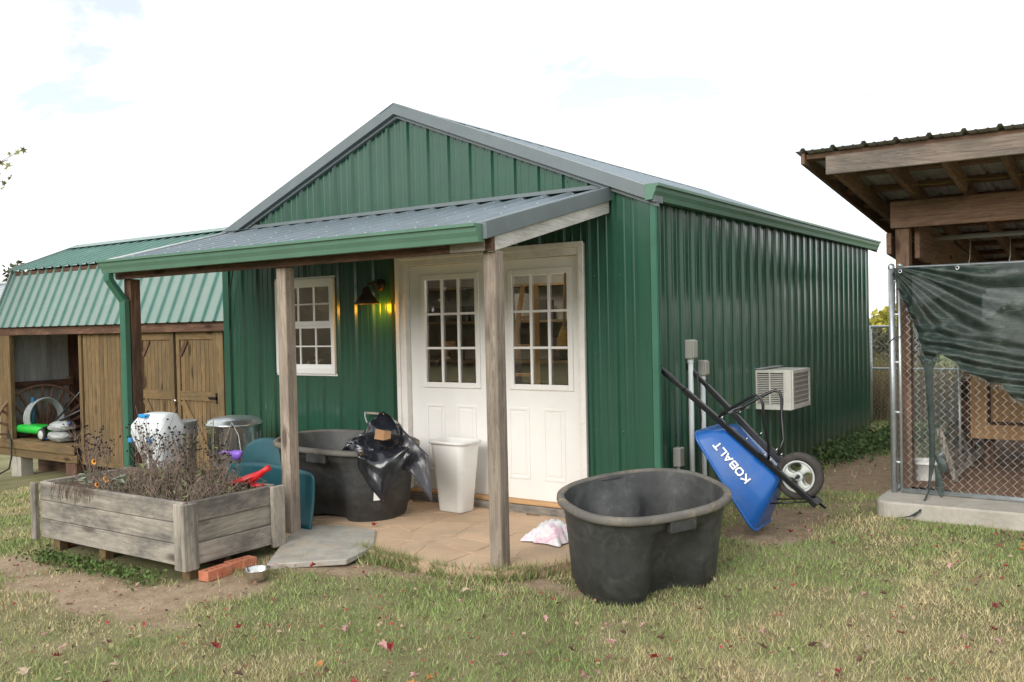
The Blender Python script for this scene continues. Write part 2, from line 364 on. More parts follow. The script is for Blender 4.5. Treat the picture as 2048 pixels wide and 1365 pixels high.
def ribs(t0, t1, ph, pitch=.2286, h=.023, minor=True):
    """profile of an agricultural steel panel: list of (t, height)"""
    pts = []
    k0 = math.floor((t0 - ph) / pitch) - 1; k1 = math.ceil((t1 - ph) / pitch) + 1
    for k in range(k0, k1 + 1):
        c = ph + k * pitch
        pts += [(c - .024, 0), (c - .011, h), (c + .011, h), (c + .024, 0)]
        if minor:
            for q in (pitch / 3, 2 * pitch / 3): pts += [(c + q - .013, 0), (c + q - .006, .0045), (c + q + .006, .0045), (c + q + .013, 0)]
    pts.sort()
    ts = [p[0] for p in pts]; hs = [p[1] for p in pts]
    out = [(t0, float(np.interp(t0, ts, hs)))] + [p for p in pts if t0 < p[0] < t1] + [(t1, float(np.interp(t1, ts, hs)))]
    return out
def sheet(b, prof, A, B, nrm):
    n = Vector(nrm); vs_ = []; fs_ = []
    for t, h in prof:
        vs_.append(Vector(A(t)) + n * h); vs_.append(Vector(B(t)) + n * h)
    for i in range(len(prof) - 1): fs_.append((2 * i, 2 * i + 2, 2 * i + 3, 2 * i + 1))
    b.add(vs_, fs_)
def frange(a, b, s):
    out = []; x = a
    while x < b - 1e-6: out.append((x, min(x + s, b))); x += s
    return out

# ================================================================== SETTING: terrain
xs = np.concatenate([-np.geomspace(450, 14.2, 26), np.arange(-14, -7, .2), np.arange(-7, 4.6, .07), np.geomspace(4.7, 450, 30)])
ys = np.concatenate([-np.geomspace(300, 7.2, 22), np.arange(-7, -4.6, .2), np.arange(-4.6, 3.0, .07), np.arange(3.0, 12, .2), np.geomspace(12.2, 450, 34)])
X, Y = np.meshgrid(xs, ys)
Z = gz(X, Y) - .012
BLOBS = [(-2.5, -3.0, 1.1, .32, .9), (-3.6, -2.9, .6, .3, .8), (-1.7, -2.55, .5, .3, .8), (-1.35, -1.9, .5, .3, .6), (.75, .35, .35, .5, .8), (.7, 1.0, .5, .6, .6), (.7, 3.4, .6, 1.5, .95),
         (-.1, -1.5, .6, .16, .7), (-6.0, -1.6, .9, .4, .6), (-1.0, -1.75, .5, .2, .5), (1.1, 2.6, .5, .8, .6), (.3, -.3, .25, .5, .8), (-3.2, -3.45, .8, .2, .5)]
def bare(x, y):
    d = np.zeros_like(x)
    for cx, cy, sx, sy, a in BLOBS:
        d = np.maximum(d, a * np.exp(-((x - cx) / sx) ** 2 - ((y - cy) / sy) ** 2))
    n = fbm(x * 2.2, y * 2.2, 9, 5)
    return np.clip(sstep(.38, .62, d * 1.1 + (n - .5) * .9), 0, 1)
Bm = bare(X, Y)
nx, ny = len(xs), len(ys)
me = bpy.data.meshes.new('ground')
vv = np.stack([X, Y, Z], -1).reshape(-1, 3)
idx = np.arange(nx * ny).reshape(ny, nx)
ff = np.stack([idx[:-1, :-1], idx[:-1, 1:], idx[1:, 1:], idx[1:, :-1]], -1).reshape(-1, 4)
me.vertices.add(len(vv)); me.vertices.foreach_set('co', vv.ravel())
me.loops.add(ff.size); me.loops.foreach_set('vertex_index', ff.ravel())
me.polygons.add(len(ff)); me.polygons.foreach_set('loop_start', np.arange(len(ff)) * 4)
me.update(calc_edges=True); me.validate()
me.polygons.foreach_set('use_smooth', np.ones(len(me.polygons), bool))
ca = me.color_attributes.new('Bare', 'FLOAT_COLOR', 'POINT')
ca.data.foreach_set('color', np.stack([Bm, Bm, Bm, np.ones_like(Bm)], -1).ravel())
gm, nt, b_ = mat('ground_turf')
co = N(nt, 'ShaderNodeTexCoord'); at = N(nt, 'ShaderNodeAttribute', attribute_name='Bare')
n1 = N(nt, 'ShaderNodeTexNoise', inp={'Scale': 9.0, 'Detail': 10.0, 'Roughness': .75}); Lk(nt, co.outputs['Object'], n1.inputs['Vector'])
n2 = N(nt, 'ShaderNodeTexNoise', inp={'Scale': 1.4, 'Detail': 6.0}); Lk(nt, co.outputs['Object'], n2.inputs['Vector'])
n3 = N(nt, 'ShaderNodeTexNoise', inp={'Scale': 70.0, 'Detail': 6.0, 'Roughness': .8}); Lk(nt, co.outputs['Object'], n3.inputs['Vector'])
rs = ramp(nt, [(.3, (.27, .19, .125)), (.5, (.42, .315, .215)), (.7, (.53, .41, .29))]); Lk(nt, n1.outputs['Fac'], rs.inputs['Fac'])
rg = ramp(nt, [(.35, (.19, .19, .09)), (.52, (.27, .25, .13)), (.7, (.35, .31, .18))]); Lk(nt, n2.outputs['Fac'], rg.inputs['Fac'])
m1 = N(nt, 'ShaderNodeMix', data_type='RGBA'); Lk(nt, at.outputs['Fac'], m1.inputs['Factor']); Lk(nt, rg.outputs[0], m1.inputs['A']); Lk(nt, rs.outputs[0], m1.inputs['B'])
m2 = N(nt, 'ShaderNodeMix', data_type='RGBA', blend_type='MULTIPLY', inp={'Factor': .75}); r3 = ramp(nt, [(.3, (.5, .5, .5)), (.65, (1.15, 1.15, 1.15))]); Lk(nt, n3.outputs['Fac'], r3.inputs['Fac'])
Lk(nt, m1.outputs['Result'], m2.inputs['A']); Lk(nt, r3.outputs[0], m2.inputs['B'])
# far pasture is brighter green
sp = N(nt, 'ShaderNodeSeparateXYZ'); Lk(nt, co.outputs['Object'], sp.inputs[0])
mr = N(nt, 'ShaderNodeMapRange', inp={'From Min': 11.0, 'From Max': 20.0}); Lk(nt, sp.outputs['Y'], mr.inputs['Value'])
m3 = N(nt, 'ShaderNodeMix', data_type='RGBA'); m3.inputs['B'].default_value = (.20, .27, .075, 1); Lk(nt, mr.outputs[0], m3.inputs['Factor']); Lk(nt, m2.outputs['Result'], m3.inputs['A'])
Lk(nt, m3.outputs['Result'], b_.inputs['Base Color']); b_.inputs['Roughness'].default_value = .95; b_.inputs['Specular IOR Level'].default_value = .15
bp = N(nt, 'ShaderNodeBump', inp={'Strength': .8, 'Distance': .02}); Lk(nt, n3.outputs['Fac'], bp.inputs['Height']); Lk(nt, bp.outputs['Normal'], b_.inputs['Normal'])
me.materials.append(gm)
go = bpy.data.objects.new('ground', me); COL.objects.link(go); go['kind'] = 'structure'

def tri_cloud(name, V, col, mt, nper=3):
    """V: (n, nper, 3) polygons, col: (n, 3)"""
    n = len(V); me = bpy.data.meshes.new(name)
    me.vertices.add(n * nper); me.vertices.foreach_set('co', V.reshape(-1))
    me.loops.add(n * nper); me.loops.foreach_set('vertex_index', np.arange(n * nper))
    me.polygons.add(n); me.polygons.foreach_set('loop_start', np.arange(n) * nper)
    me.update(calc_edges=True)
    c = me.color_attributes.new('Col', 'FLOAT_COLOR', 'POINT')
    cc = np.concatenate([np.repeat(col, nper, 0), np.ones((n * nper, 1))], 1)
    c.data.foreach_set('color', cc.ravel()); me.materials.append(mt)
    return me
rng = np.random.RandomState(5)
def blocked(x, y):
    m_ = (x > -4.86) & (x < .02) & (y > -.02) & (y < 6.8)                     # workshop
    m_ |= (x > 1.24) & (y > 1.44)                                            # kennel slab
    m_ |= (x > -4.2) & (x < -.02) & (y > patio_edge(x)) & (y < 0)             # patio
    m_ |= (x > -3.95) & (x < -2.0) & (y > -2.62) & (y < -1.75)
    return m_
def patio_edge(x):
    return np.interp(x, [-4.3, -2.4, -1.5, -1.0, -.6, -.3, -.12, 0], [-1.7, -1.75, -1.62, -1.66, -1.68, -1.64, -1.45, -1.15]) + (fbm(np.asarray(x) * 4, 0 * np.asarray(x), 4) - .5) * .14
def scatter(n, x0, x1, y0, y1, power=1.6):
    xx = rng.uniform(x0, x1, n); yy = rng.uniform(y0, y1, n)
    d = np.hypot(xx - 3.0, yy + 6.2)
    keep = rng.rand(n) < np.clip((4.2 / np.maximum(d, 1)) ** power, 0, 1)
    # keep to a generous wedge around the view
    ax = (xx - 3.0) * .82 + (yy + 6.2) * .566; az = -(xx - 3.0) * .566 + (yy + 6.2) * .824
    keep &= (az > 2.6) & (np.abs(ax) < az * .72 + .6)
    return xx[keep], yy[keep]
def grass(n, x0, x1, y0, y1, hmin, hmax, w, power=1.6, name='grass', straw_bias=0.0):
    x, y = scatter(n, x0, x1, y0, y1, power)
    k = ~blocked(x, y); x, y = x[k], y[k]
    den = fbm(x * 3.1, y * 3.1, 21, 4); b = bare(x, y)
    k = rng.rand(len(x)) < np.clip(1.02 - b * 1.02 + .03, 0, 1) * np.clip(.72 + (den - .32) * 1.6, .5, 1)
    x, y, den = x[k], y[k], den[k]; n = len(x)
    z = gz(x, y) - .016
    h = rng.uniform(hmin, hmax, n) * (.55 + .9 * den); a = rng.uniform(0, 2 * np.pi, n); ln = rng.uniform(.15, 1.0, n) * h; la = rng.uniform(0, 2 * np.pi, n)
    d = np.hypot(x - 3, y + 6.2); ww = w * (.7 + .6 * rng.rand(n)) * np.clip(d / 5, 1, 2.2)
    V = np.zeros((n, 3, 3)); cx, sx = np.cos(a) * ww / 2, np.sin(a) * ww / 2
    V[:, 0] = np.stack([x - cx, y - sx, z], -1); V[:, 1] = np.stack([x + cx, y + sx, z], -1)
    V[:, 2] = np.stack([x + np.cos(la) * ln, y + np.sin(la) * ln, z + h], -1)
    g = .55 * fbm(x * .9, y * .9, 33, 3) + .45 * fbm(x * 4.5, y * 4.5, 35, 3); t = np.clip((g - .47) * 4.2 + .57 - .16 * sstep(.2, 1.6, x) - straw_bias + rng.normal(0, .28, n), 0, 1)[:, None]
    col = np.array([.56, .46, .27]) * (1 - t) + np.array([.26, .34, .12]) * t
    col *= rng.uniform(.62, 1.35, n)[:, None]
    me = tri_cloud(name, V, np.clip(col, 0, 1), bladem)
    o = bpy.data.objects.new(name, me); COL.objects.link(o); o['kind'] = 'stuff'; o['label'] = 'short mixed green and straw coloured lawn grass'; o['category'] = 'grass'
    return o
grass(1900000, -9, 5.2, -5.2, 9, .016, .042, .0046)
o = grass(26000, -9, 5.2, -5.2, 9, .05, .11, .006, name='tall_grass_tufts', straw_bias=-.45); o['label'] = 'taller green grass blades sticking up from the lawn'

def edge_tufts():
    n = 5200; x = rng.uniform(-2.3, .0, n); k = rng.rand(n) < np.clip(fbm(x * 5, x * 0, 91, 3) * 2.6 - .8, 0, 1); x = x[k]; n = len(x)
    y = patio_edge(x) - np.abs(rng.normal(0, .05, n)) + .03; z = gz(x, y) - .01 + .03 * (y > patio_edge(x)); h = rng.uniform(.03, .10, n); a = rng.uniform(0, 6.28, n); la = rng.uniform(0, 6.28, n); l_ = h * rng.uniform(.2, 1.0, n); w = .0035
    V = np.zeros((n, 3, 3)); V[:, 0] = np.stack([x - np.cos(a) * w, y - np.sin(a) * w, z], -1); V[:, 1] = np.stack([x + np.cos(a) * w, y + np.sin(a) * w, z], -1); V[:, 2] = np.stack([x + np.cos(la) * l_, y + np.sin(la) * l_, z + h], -1)
    t = rng.rand(n)[:, None] ** 1.5; col = (np.array([.15, .24, .07]) * (1 - t) + np.array([.42, .34, .18]) * t) * rng.uniform(.6, 1.3, n)[:, None]
    me = tri_cloud('tall_grass_tufts', V, col, bladem); o = bpy.data.objects.new('tall_grass_tufts', me); COL.objects.link(o); o['kind'] = 'stuff'; o['label'] = 'grass tufts creeping over the front edge of the patio'; o['category'] = 'grass'
edge_tufts()
# ================================================================== far things
def clump(cx, cy, cz, rx, ry, rz, n, s, c0, c1, rr=rng):
    u = rr.normal(0, 1, (n, 3)); u /= np.linalg.norm(u, axis=1)[:, None]; rad = rr.rand(n) ** .45
    P = u * rad[:, None]; P *= np.array([rx, ry, rz]); P += np.array([cx, cy, cz])
    a = rr.normal(0, 1, (n, 3)); a /= np.linalg.norm(a, axis=1)[:, None]; b = np.cross(a, rr.normal(0, 1, (n, 3))); b /= np.linalg.norm(b, axis=1)[:, None]
    ss = s * rr.uniform(.5, 1.3, n)[:, None]
    V = np.stack([P - a * ss, P + b * ss * .6, P + a * ss, P - b * ss * .6], 1)
    t = rr.rand(n)[:, None]; col = np.array(c0) * (1 - t) + np.array(c1) * t
    return V, col
Vs, Cs = [], []
for k in range(150):
    a = 2 * math.pi * k / 150 + rng.normal(0, .01); dirx, diry = math.cos(a), math.sin(a)
    # distance: nearer behind the camera, farther behind the sheds
    dist = 95 + 12 * rng.rand() if diry > -.1 else 46 + 8 * rng.rand()
    gx, gy = -1 + dirx * dist, dist * diry
    if -.97 < math.atan2(diry, dirx) < .2: continue
    h = (8.5 if diry > -.1 else 9.5) * rng.uniform(.7, 1.15)
    if dirx < -.6 and diry > -.2: h *= 1.42
    if dirx > -.5 and diry > 0: h *= .62
    base = GZ(gx, gy)
    autumn = rng.rand()
    c0, c1 = ((.055, .065, .035), (.11, .12, .06)) if autumn < .7 else ((.12, .09, .035), (.18, .12, .05))
    for q in range(3):
        V, c = clump(gx + rng.normal(0, 2.2), gy + rng.normal(0, 2.2), base + h * (.25 + .22 * q), 2.9, 2.9, h * .3, 700 if diry > .2 else 150, .38 if diry > .2 else .7, c0, c1)
        Vs.append(V); Cs.append(c)
me = tri_cloud('distant_woods', np.concatenate(Vs), np.concatenate(Cs), leafattr, 4)
o = bpy.data.objects.new('distant_woods', me); COL.objects.link(o); o['kind'] = 'stuff'; o['label'] = 'far wood along the horizon round the field'; o['category'] = 'woods'

bark = simple('tree_bark', (.11, .085, .065), rough=.95, var=.3, vscale=12)
def tree(x, y, h, cr_, c0, c1, label, n=1400, s=.32, group=None, crown_frac=.62):
    z0 = GZ(x, y) - .1
    t = thing('tree', label, 'tree', (x, y, z0), group)
    b = MB(); b.tube([(x, y, z0), (x + .1, y, z0 + h * .35), (x + .05, y + .1, z0 + h * .75)], [h * .03, h * .022, h * .008], 8)
    for k in range(6):
        a = k * 1.1; zz = z0 + h * (.3 + .06 * k); b.tube([(x, y, zz), (x + math.cos(a) * cr_ * .6, y + math.sin(a) * cr_ * .6, zz + h * .2)], [h * .01, h * .003], 5)
    b.build('trunk', bark, t)
    Vs, Cs = [], []; rr = np.random.RandomState(int(abs(x * 100 + y * 7)) % 9999)
    for k in range(9):
        a = k * 2.4; r_ = cr_ * .55 * math.sqrt((k + .5) / 9)
        V, c = clump(x + math.cos(a) * r_, y + math.sin(a) * r_, z0 + h * (1 - crown_frac / 2) + rr.normal(0, h * crown_frac * .22), cr_ * .5, cr_ * .5, h * crown_frac * .24, n // 9, s, c0, c1, rr)
        Vs.append(V); Cs.append(c)
    V = np.concatenate(Vs); V -= np.array([x, y, z0])
    me = tri_cloud('crown', V, np.concatenate(Cs), leafattr, 4); o = bpy.data.objects.new('crown', me); COL.objects.link(o); o.parent = t
    return t
# trees beyond the field seen in the gap between workshop and kennel
tree(-14.6, 73, 4.9, 3.3, (.30, .28, .05), (.42, .38, .08), 'round yellow autumn tree beyond the field, between workshop and kennel')
tree(-12.0, 84, 6.4, 3.6, (.22, .10, .05), (.30, .15, .07), 'russet autumn tree beyond the field, nearer the kennel post', s=.35)
tree(-19.5, 72, 5.0, 3.0, (.14, .14, .05), (.2, .19, .07), 'olive tree just past the far corner of the workshop')
for k, (xx, yy, hh) in enumerate([(-8.9, 46.3, 2.7), (-7.2, 47.5, 2.5), (-10.8, 45.5, 2.9)]):
    tree(xx, yy, hh, 2.2, (.05, .05, .035), (.09, .085, .055), ['dark bushy tree at the field edge, behind the kennel post', 'dark bushy tree at the field edge, seen through the chain link', 'dark bushy tree at the field edge, next to the workshop corner'][k], n=1500, s=.14, group='dark bushes at the field edge', crown_frac=.95)

# low light-grey metal building far to the left
t = thing('metal_barn', 'pale grey metal roofed barn far behind the plank shed', 'barn', (-36, 12, GZ(-36, 12)))
zb = GZ(-36, 12)
part('wall', galv_dull, t, lambda b: b.box(-44, -28.5, 9.4, 14.4, zb, 2.0))
for i, (a0, a1) in enumerate(frange(-44.6, -28.2, 1.829)):
    part('roof_panel', galv, t, lambda b: sheet(b, ribs(a0, a1, 0, .457, .03, False), lambda q: (q, 12, 3.55), lambda q: (q, 9.0, 1.9), (0, -.5, .86)))
    part('roof_panel', galv, t, lambda b: sheet(b, ribs(a0, a1, 0, .457, .03, False), lambda q: (q, 12, 3.55), lambda q: (q, 15.0, 1.9), (0, .5, .86)))
part('ridge_cap', galv, t, lambda b: b.tube([(-44.6, 12, 3.58), (-28.2, 12, 3.58)], .09, 6))

# ================================================================== GREEN METAL WORKSHOP
XL, XR, YB = -4.88, 0.0, 6.75
PX, PZ, SL = -2.42, 3.535, .402           # ridge x, z, slope
def roofz(x): return PZ - SL * abs(x - PX)
ws = thing('metal_workshop', 'dark green ribbed steel workshop with white double doors and grey gable roof', 'workshop', (0, 0, 0))
OPEN = [(-2.46, -.545, -.5, 2.215), (-4.085, -3.27, 1.15, 2.07)]
def wall_panel(b, x0, x1, ph):
    pr = ribs(x0, x1, ph); xs_ = [p[0] for p in pr]; hs_ = [p[1] for p in pr]
    cut = [x for o_ in OPEN for x in o_[:2] if x0 < x < x1] + ([PX] if x0 < PX < x1 else [])
    allx = sorted(set(xs_ + cut)); P = [(x, float(np.interp(x, xs_, hs_))) for x in allx]
    for (xa, ha), (xb, hb) in zip(P[:-1], P[1:]):
        if xb - xa < 1e-6: continue
        mid = (xa + xb) / 2; iv = [(.01, None)]
        for o_ in OPEN:
            if o_[0] < mid < o_[1]:
                iv = ([(.01, o_[2])] if o_[2] > .02 else []) + [(o_[3], None)]
        for z0, z1 in iv:
            za = (roofz(xa) - .02) if z1 is None else z1; zb_ = (roofz(xb) - .02) if z1 is None else z1
            b.add([(xa, -ha, z0), (xb, -hb, z0), (xb, -hb, zb_), (xa, -ha, za)], [(0, 1, 2, 3)])
PHX = -.28
for x0, x1 in [(XL, -4.052), (-4.052, -3.138), (-3.138, -2.2236), (-2.2236, -1.3092), (-1.3092, -.3948), (-.3948, 0)]:
    b = MB(); wall_panel(b, x0, x1, PHX); b.build('siding_panel', green, ws)
for y0, y1 in frange(0, YB, .9144):
    part('siding_panel', green, ws, lambda b: sheet(b, ribs(y0, y1, .14), lambda q: (0, q, .01), lambda q: (0, q, 2.56), (1, 0, 0)))
for y0, y1 in frange(0, YB, .9144):
    part('siding_panel', green, ws, lambda b: sheet(b, ribs(y0, y1, .14), lambda q: (XL, q, .01), lambda q: (XL, q, 2.55), (-1, 0, 0)))
for x0, x1 in frange(XL, XR, .9144):
    def f(b):
        pr = ribs(x0, x1, PHX)
        sheet(b, pr, lambda q: (q, YB, .01), lambda q: (q, YB, roofz(q) - .02), (0, 1, 0))
    part('siding_panel', green, ws, f)
# roof
nr = Vector((SL, 0, 1)).normalized(); nl = Vector((-SL, 0, 1)).normalized()
for y0, y1 in frange(-.06, YB + .1, .9144):
    part('roof_panel', slate, ws, lambda b: sheet(b, ribs(y0, y1, .1), lambda q: (PX, q, PZ + .005), lambda q: (.09, q, roofz(.09) + .005), nr))
    part('roof_panel', slate, ws, lambda b: sheet(b, ribs(y0, y1, .1), lambda q: (PX, q, PZ + .005), lambda q: (XL - .15, q, roofz(XL - .15) + .005), nl))
def rake(b, x0, x1, y0, y1, lo, hi):
    for xa, xb in ((x0, x1),):
        za, zb_ = roofz(xa), roofz(xb)
        b.add([(xa, y0, za + lo), (xb, y0, zb_ + lo), (xb, y0, zb_ + hi), (xa, y0, za + hi), (xa, y1, za + lo), (xb, y1, zb_ + lo), (xb, y1, zb_ + hi), (xa, y1, za + hi)],
              [(0, 1, 2, 3), (7, 6, 5, 4), (3, 2, 6, 7), (4, 5, 1, 0), (0, 3, 7, 4), (1, 5, 6, 2)])
for xa, xb in ((PX, .10), (XL - .17, PX)):
    part('rake_trim', slate_trim, ws, lambda b: rake(b, xa, xb, -.085, .06, -.055, .045))
    part('rake_trim', slate_trim, ws, lambda b: rake(b, xa, xb, -.045, -.003, -.085, -.058))
    part('rake_trim', slate_trim, ws, lambda b: rake(b, xa, xb, YB + .10, YB + .115, -.075, .004))
def ridge(b):
    p = [(-.16, -.16 * SL + .033), (0, .036), (.16, -.16 * SL + .033)]
    b.add([(PX + a_, y, PZ + z) for y in (-.09, YB + .1) for a_, z in p], [(0, 1, 4, 3), (1, 2, 5, 4)])
part('ridge_cap', slate, ws, ridge, solid=.004)
# K-style gutter: section swept along a line
def gutter(b, a, d, out, L, drop=.115, w=.11):
    a = Vector(a); d = Vector(d); out = Vector(out); up = Vector((0, 0, 1))
    sec = [(0, 0), (0, -drop), (w * .55, -drop), (w * .62, -drop * .72), (w * .78, -drop * .45), (w * .82, -drop * .2), (w, -drop * .16), (w, 0), (w - .012, 0), (w - .012, -.012)]
    nseg = 2; rs_ = [[a + d * (L * i / (nseg - 1)) + out * o_ + up * z_ for o_, z_ in sec] for i in range(nseg)]
    b.rings(rs_, closed_ring=False, sm=False)
    for i in (0, 1):
        e = rs_[i]; b.add(e[:9], [tuple(range(9)) if i else tuple(range(8, -1, -1))])
part('gutter', green_trim, ws, lambda b: gutter(b, (.03, -.10, 2.60), (0, 1, 0), (1, 0, 0), YB + .28), solid=.003)
part('downspout', simple('downspout_paint', (.04, .14, .09), rough=.4), ws, lambda b: (b.box(.035, .083, -.035, .01, .08, 2.50), b.box(.042, .088, -.028, -.018, .08, 2.50), b.box(.042, .088, -.006, .004, .08, 2.50)))
part('corner_trim', green, ws, lambda b: (b.box(-.07, .022, -.026, -.020, .01, 2.55), b.box(.022, .028, -.026, .09, .01, 2.55)))
part('corner_trim', green, ws, lambda b: (b.box(XL - .026, XL + .06, -.026, -.020, .01, 2.5), b.box(XL - .032, XL - .026, -.026, .08, .01, 2.5)))
part('base_trim', green, ws, lambda b: (b.box(-.54, .0, -.03, -.02, .0, .03), b.box(XL, -2.46, -.03, -.02, .0, .05)))
def wscrews(b):
    def dot(c, ax):
        r_ = .006; c = Vector(c); u = Vector((0, 0, 1)); v = Vector((1, 0, 0)) if ax == 'y' else Vector((0, 1, 0)); o_ = Vector((0, -.006, 0)) if ax == 'y' else Vector((.006, 0, 0))
        b.add([c - u * r_, c + v * r_, c + u * r_, c - v * r_, c + o_], [(0, 1, 4), (1, 2, 4), (2, 3, 4), (3, 0, 4)])
    for z in (.14, .75, 1.35, 1.95, 2.46):
        for k in range(22):
            x = PHX + .045 - .2286 * k
            if any(o_[0] < x < o_[1] and o_[2] < z < o_[3] for o_ in OPEN) or x < XL or x > 0: continue
            dot((x, -.004, z + .006 * math.sin(k * 3)), 'y')
        for k in range(29): dot((.004, .14 + .045 + .2286 * k, z + .006 * math.sin(k * 5)), 'x')
    for k in range(22):
        x = PHX + .045 - .2286 * k
        if x > XL and roofz(x) > 2.75: dot((x, -.004, 2.70), 'y'); dot((x, -.004, roofz(x) - .13), 'y')
part('siding_screws', green_trim, ws, wscrews, kind='stuff')
# interior shell
def inner(b):
    y0, y1 = .09, .10
    for xa, xb, za, zb_ in ((XL + .02, -4.13, 0, 2.5), (-4.13, -3.22, 0, 1.10), (-4.13, -3.22, 2.12, 2.5), (-3.22, -2.47, 0, 2.5), (-2.47, -.535, 2.22, 2.5), (-.535, -.02, 0, 2.5)): b.box(xa, xb, y0, y1, za, zb_)
    b.box(XL + .02, -.02, .1, 4.0, 2.5, 2.52); b.box(XL + .02, XL + .04, .1, 4.0, 0, 2.5); b.box(-.04, -.02, .1, 4.0, 0, 2.5); b.box(XL + .02, -.02, 2.6, 2.62, 0, 2.5)
    b.box(XL + .02, -.02, .0, 4, -.02, .02)
part('inner_lining', yellowp, ws, inner)
# ---- window
def window_unit(x0, x1, z0, z1, y):
    f = part('window', vinyl, ws, lambda b: (b.box(x0, x0 + .045, y, y + .09, z0, z1), b.box(x1 - .045, x1, y, y + .09, z0, z1), b.box(x0 + .045, x1 - .045, y, y + .09, z0, z0 + .05), b.box(x0 + .045, x1 - .045, y, y + .09, z1 - .05, z1),
                                             b.box(x0 - .015, x1 + .015, y + .02, y + .045, z0 - .02, z0), b.box(x0 - .015, x1 + .015, y + .02, y + .045, z1, z1 + .02)), bevel=.003)
    zm = (z0 + z1) / 2 + .01
    for (za, zb_, yy) in ((zm, z1 - .05, y + .02), (z0 + .05, zm, y + .04)):
        xa, xb = x0 + .045, x1 - .045
        part('sash', vinyl, f, lambda b: (b.box(xa, xa + .035, yy, yy + .03, za, zb_), b.box(xb - .035, xb, yy, yy + .03, za, zb_), b.box(xa + .035, xb - .035, yy, yy + .03, za, za + .04), b.box(xa + .035, xb - .035, yy, yy + .03, zb_ - .03, zb_)), bevel=.002)
        xa += .035; xb -= .035; za += .04; zb_ -= .03
        for i in (1, 2): bx('muntin', vinyl, f, xa + (xb - xa) * i / 3 - .007, xa + (xb - xa) * i / 3 + .007, yy + .008, yy + .022, za, zb_, bevel=0)
        for i in range(3):
            q0, q1 = xa + (xb - xa) * i / 3 + .008, xa + (xb - xa) * (i + 1) / 3 - .008
            bx('muntin', vinyl, f, q0, q1, yy + .009, yy + .021, (za + zb_) / 2 - .007, (za + zb_) / 2 + .007, bevel=0)
        part('pane', glass, f, lambda b: b.add([(xa, yy + .015, za), (xb, yy + .015, za), (xb, yy + .015, zb_), (xa, yy + .015, zb_)], [(0, 1, 2, 3)]))
window_unit(-4.085, -3.27, 1.15, 2.07, -.045)
# ---- double doors
part('door_frame', white_worn, ws, lambda b: (b.box(-2.46, -2.365, -.05, .08, .1, 2.215), b.box(-.595, -.545, -.05, .08, .1, 2.215), b.box(-2.365, -.595, -.05, .08, 2.125, 2.215),
                                              b.box(-2.475, -2.43, -.062, -.05, .1, 2.225), b.box(-.575, -.53, -.062, -.05, .1, 2.225), b.box(-2.43, -.575, -.062, -.05, 2.18, 2.225)), bevel=.003)
bx('threshold', PLY['x'], ws, -2.365, -.595, -.055, .08, .115, .145)
bx('door_sill', GREY['x'], ws, -2.40, -.56, -.085, -.02, .03, .112)
for (x0, x1, gx0, gx1) in ((-2.362, -1.482, -2.20, -1.615), (-1.476, -.598, -1.262, -.70)):
    z0, z1, g0, g1, yf, yb = .147, 2.122, 1.075, 2.01, .012, .052
    d = part('door', white, ws, lambda b: (b.box(x0, gx0, yf, yb, z0, z1), b.box(gx1, x1, yf, yb, z0, z1), b.box(gx0, gx1, yf, yb, z0, g0), b.box(gx0, gx1, yf, yb, g1, z1)))
    part('glazing_frame', white, d, lambda b: (b.box(gx0 - .028, gx0 + .02, yf - .014, yf, g0 - .028, g1 + .028), b.box(gx1 - .02, gx1 + .028, yf - .014, yf, g0 - .028, g1 + .028), b.box(gx0 + .02, gx1 - .02, yf - .014, yf, g0 - .028, g0 + .02), b.box(gx0 + .02, gx1 - .02, yf - .014, yf, g1 - .02, g1 + .028)), bevel=.005)
    ax, bx_, az, bz = gx0 + .02, gx1 - .02, g0 + .02, g1 - .02
    for i in (1, 2):
        xm = ax + (bx_ - ax) * i / 3; bx('muntin', white, d, xm - .011, xm + .011, yf - .008, yf + .012, az, bz, bevel=.003)
        zm = az + (bz - az) * i / 3
        for j in range(3):
            q0, q1 = ax + (bx_ - ax) * j / 3 + (.011 if j else 0), ax + (bx_ - ax) * (j + 1) / 3 - (.011 if j < 2 else 0)
            bx('muntin', white, d, q0, q1, yf - .007, yf + .011, zm - .010, zm + .010, bevel=.003)
    for i in range(3):
        for j in range(3):
            q0, q1 = ax + (bx_ - ax) * i / 3 + .008, ax + (bx_ - ax) * (i + 1) / 3 - .008; w0, w1 = az + (bz - az) * j / 3 + .008, az + (bz - az) * (j + 1) / 3 - .008
            part('pane', glass, d, lambda b: b.add([(q0, yf + .014, w0), (q1, yf + .014, w0), (q1, yf + .014, w1), (q0, yf + .014, w1)], [(0, 1, 2, 3)]))
    cx = (x0 + x1) / 2
    for s_ in (-.17, .17):
        a0, a1, c0, c1 = cx + s_ - .105, cx + s_ + .105, .31, .90
        def pf(b):
            for (p0, p1, p2, p3) in ((a0, a0 + .022, c0, c1), (a1 - .022, a1, c0, c1), (a0 + .022, a1 - .022, c0, c0 + .022), (a0 + .022, a1 - .022, c1 - .022, c1)): b.box(p0, p1, yf - .0065, yf + .001, p2, p3)
            b.box(a0 + .04, a1 - .04, yf - .005, yf + .001, c0 + .04, c1 - .04)
        part('door_panel', white, d, pf, bevel=.005)
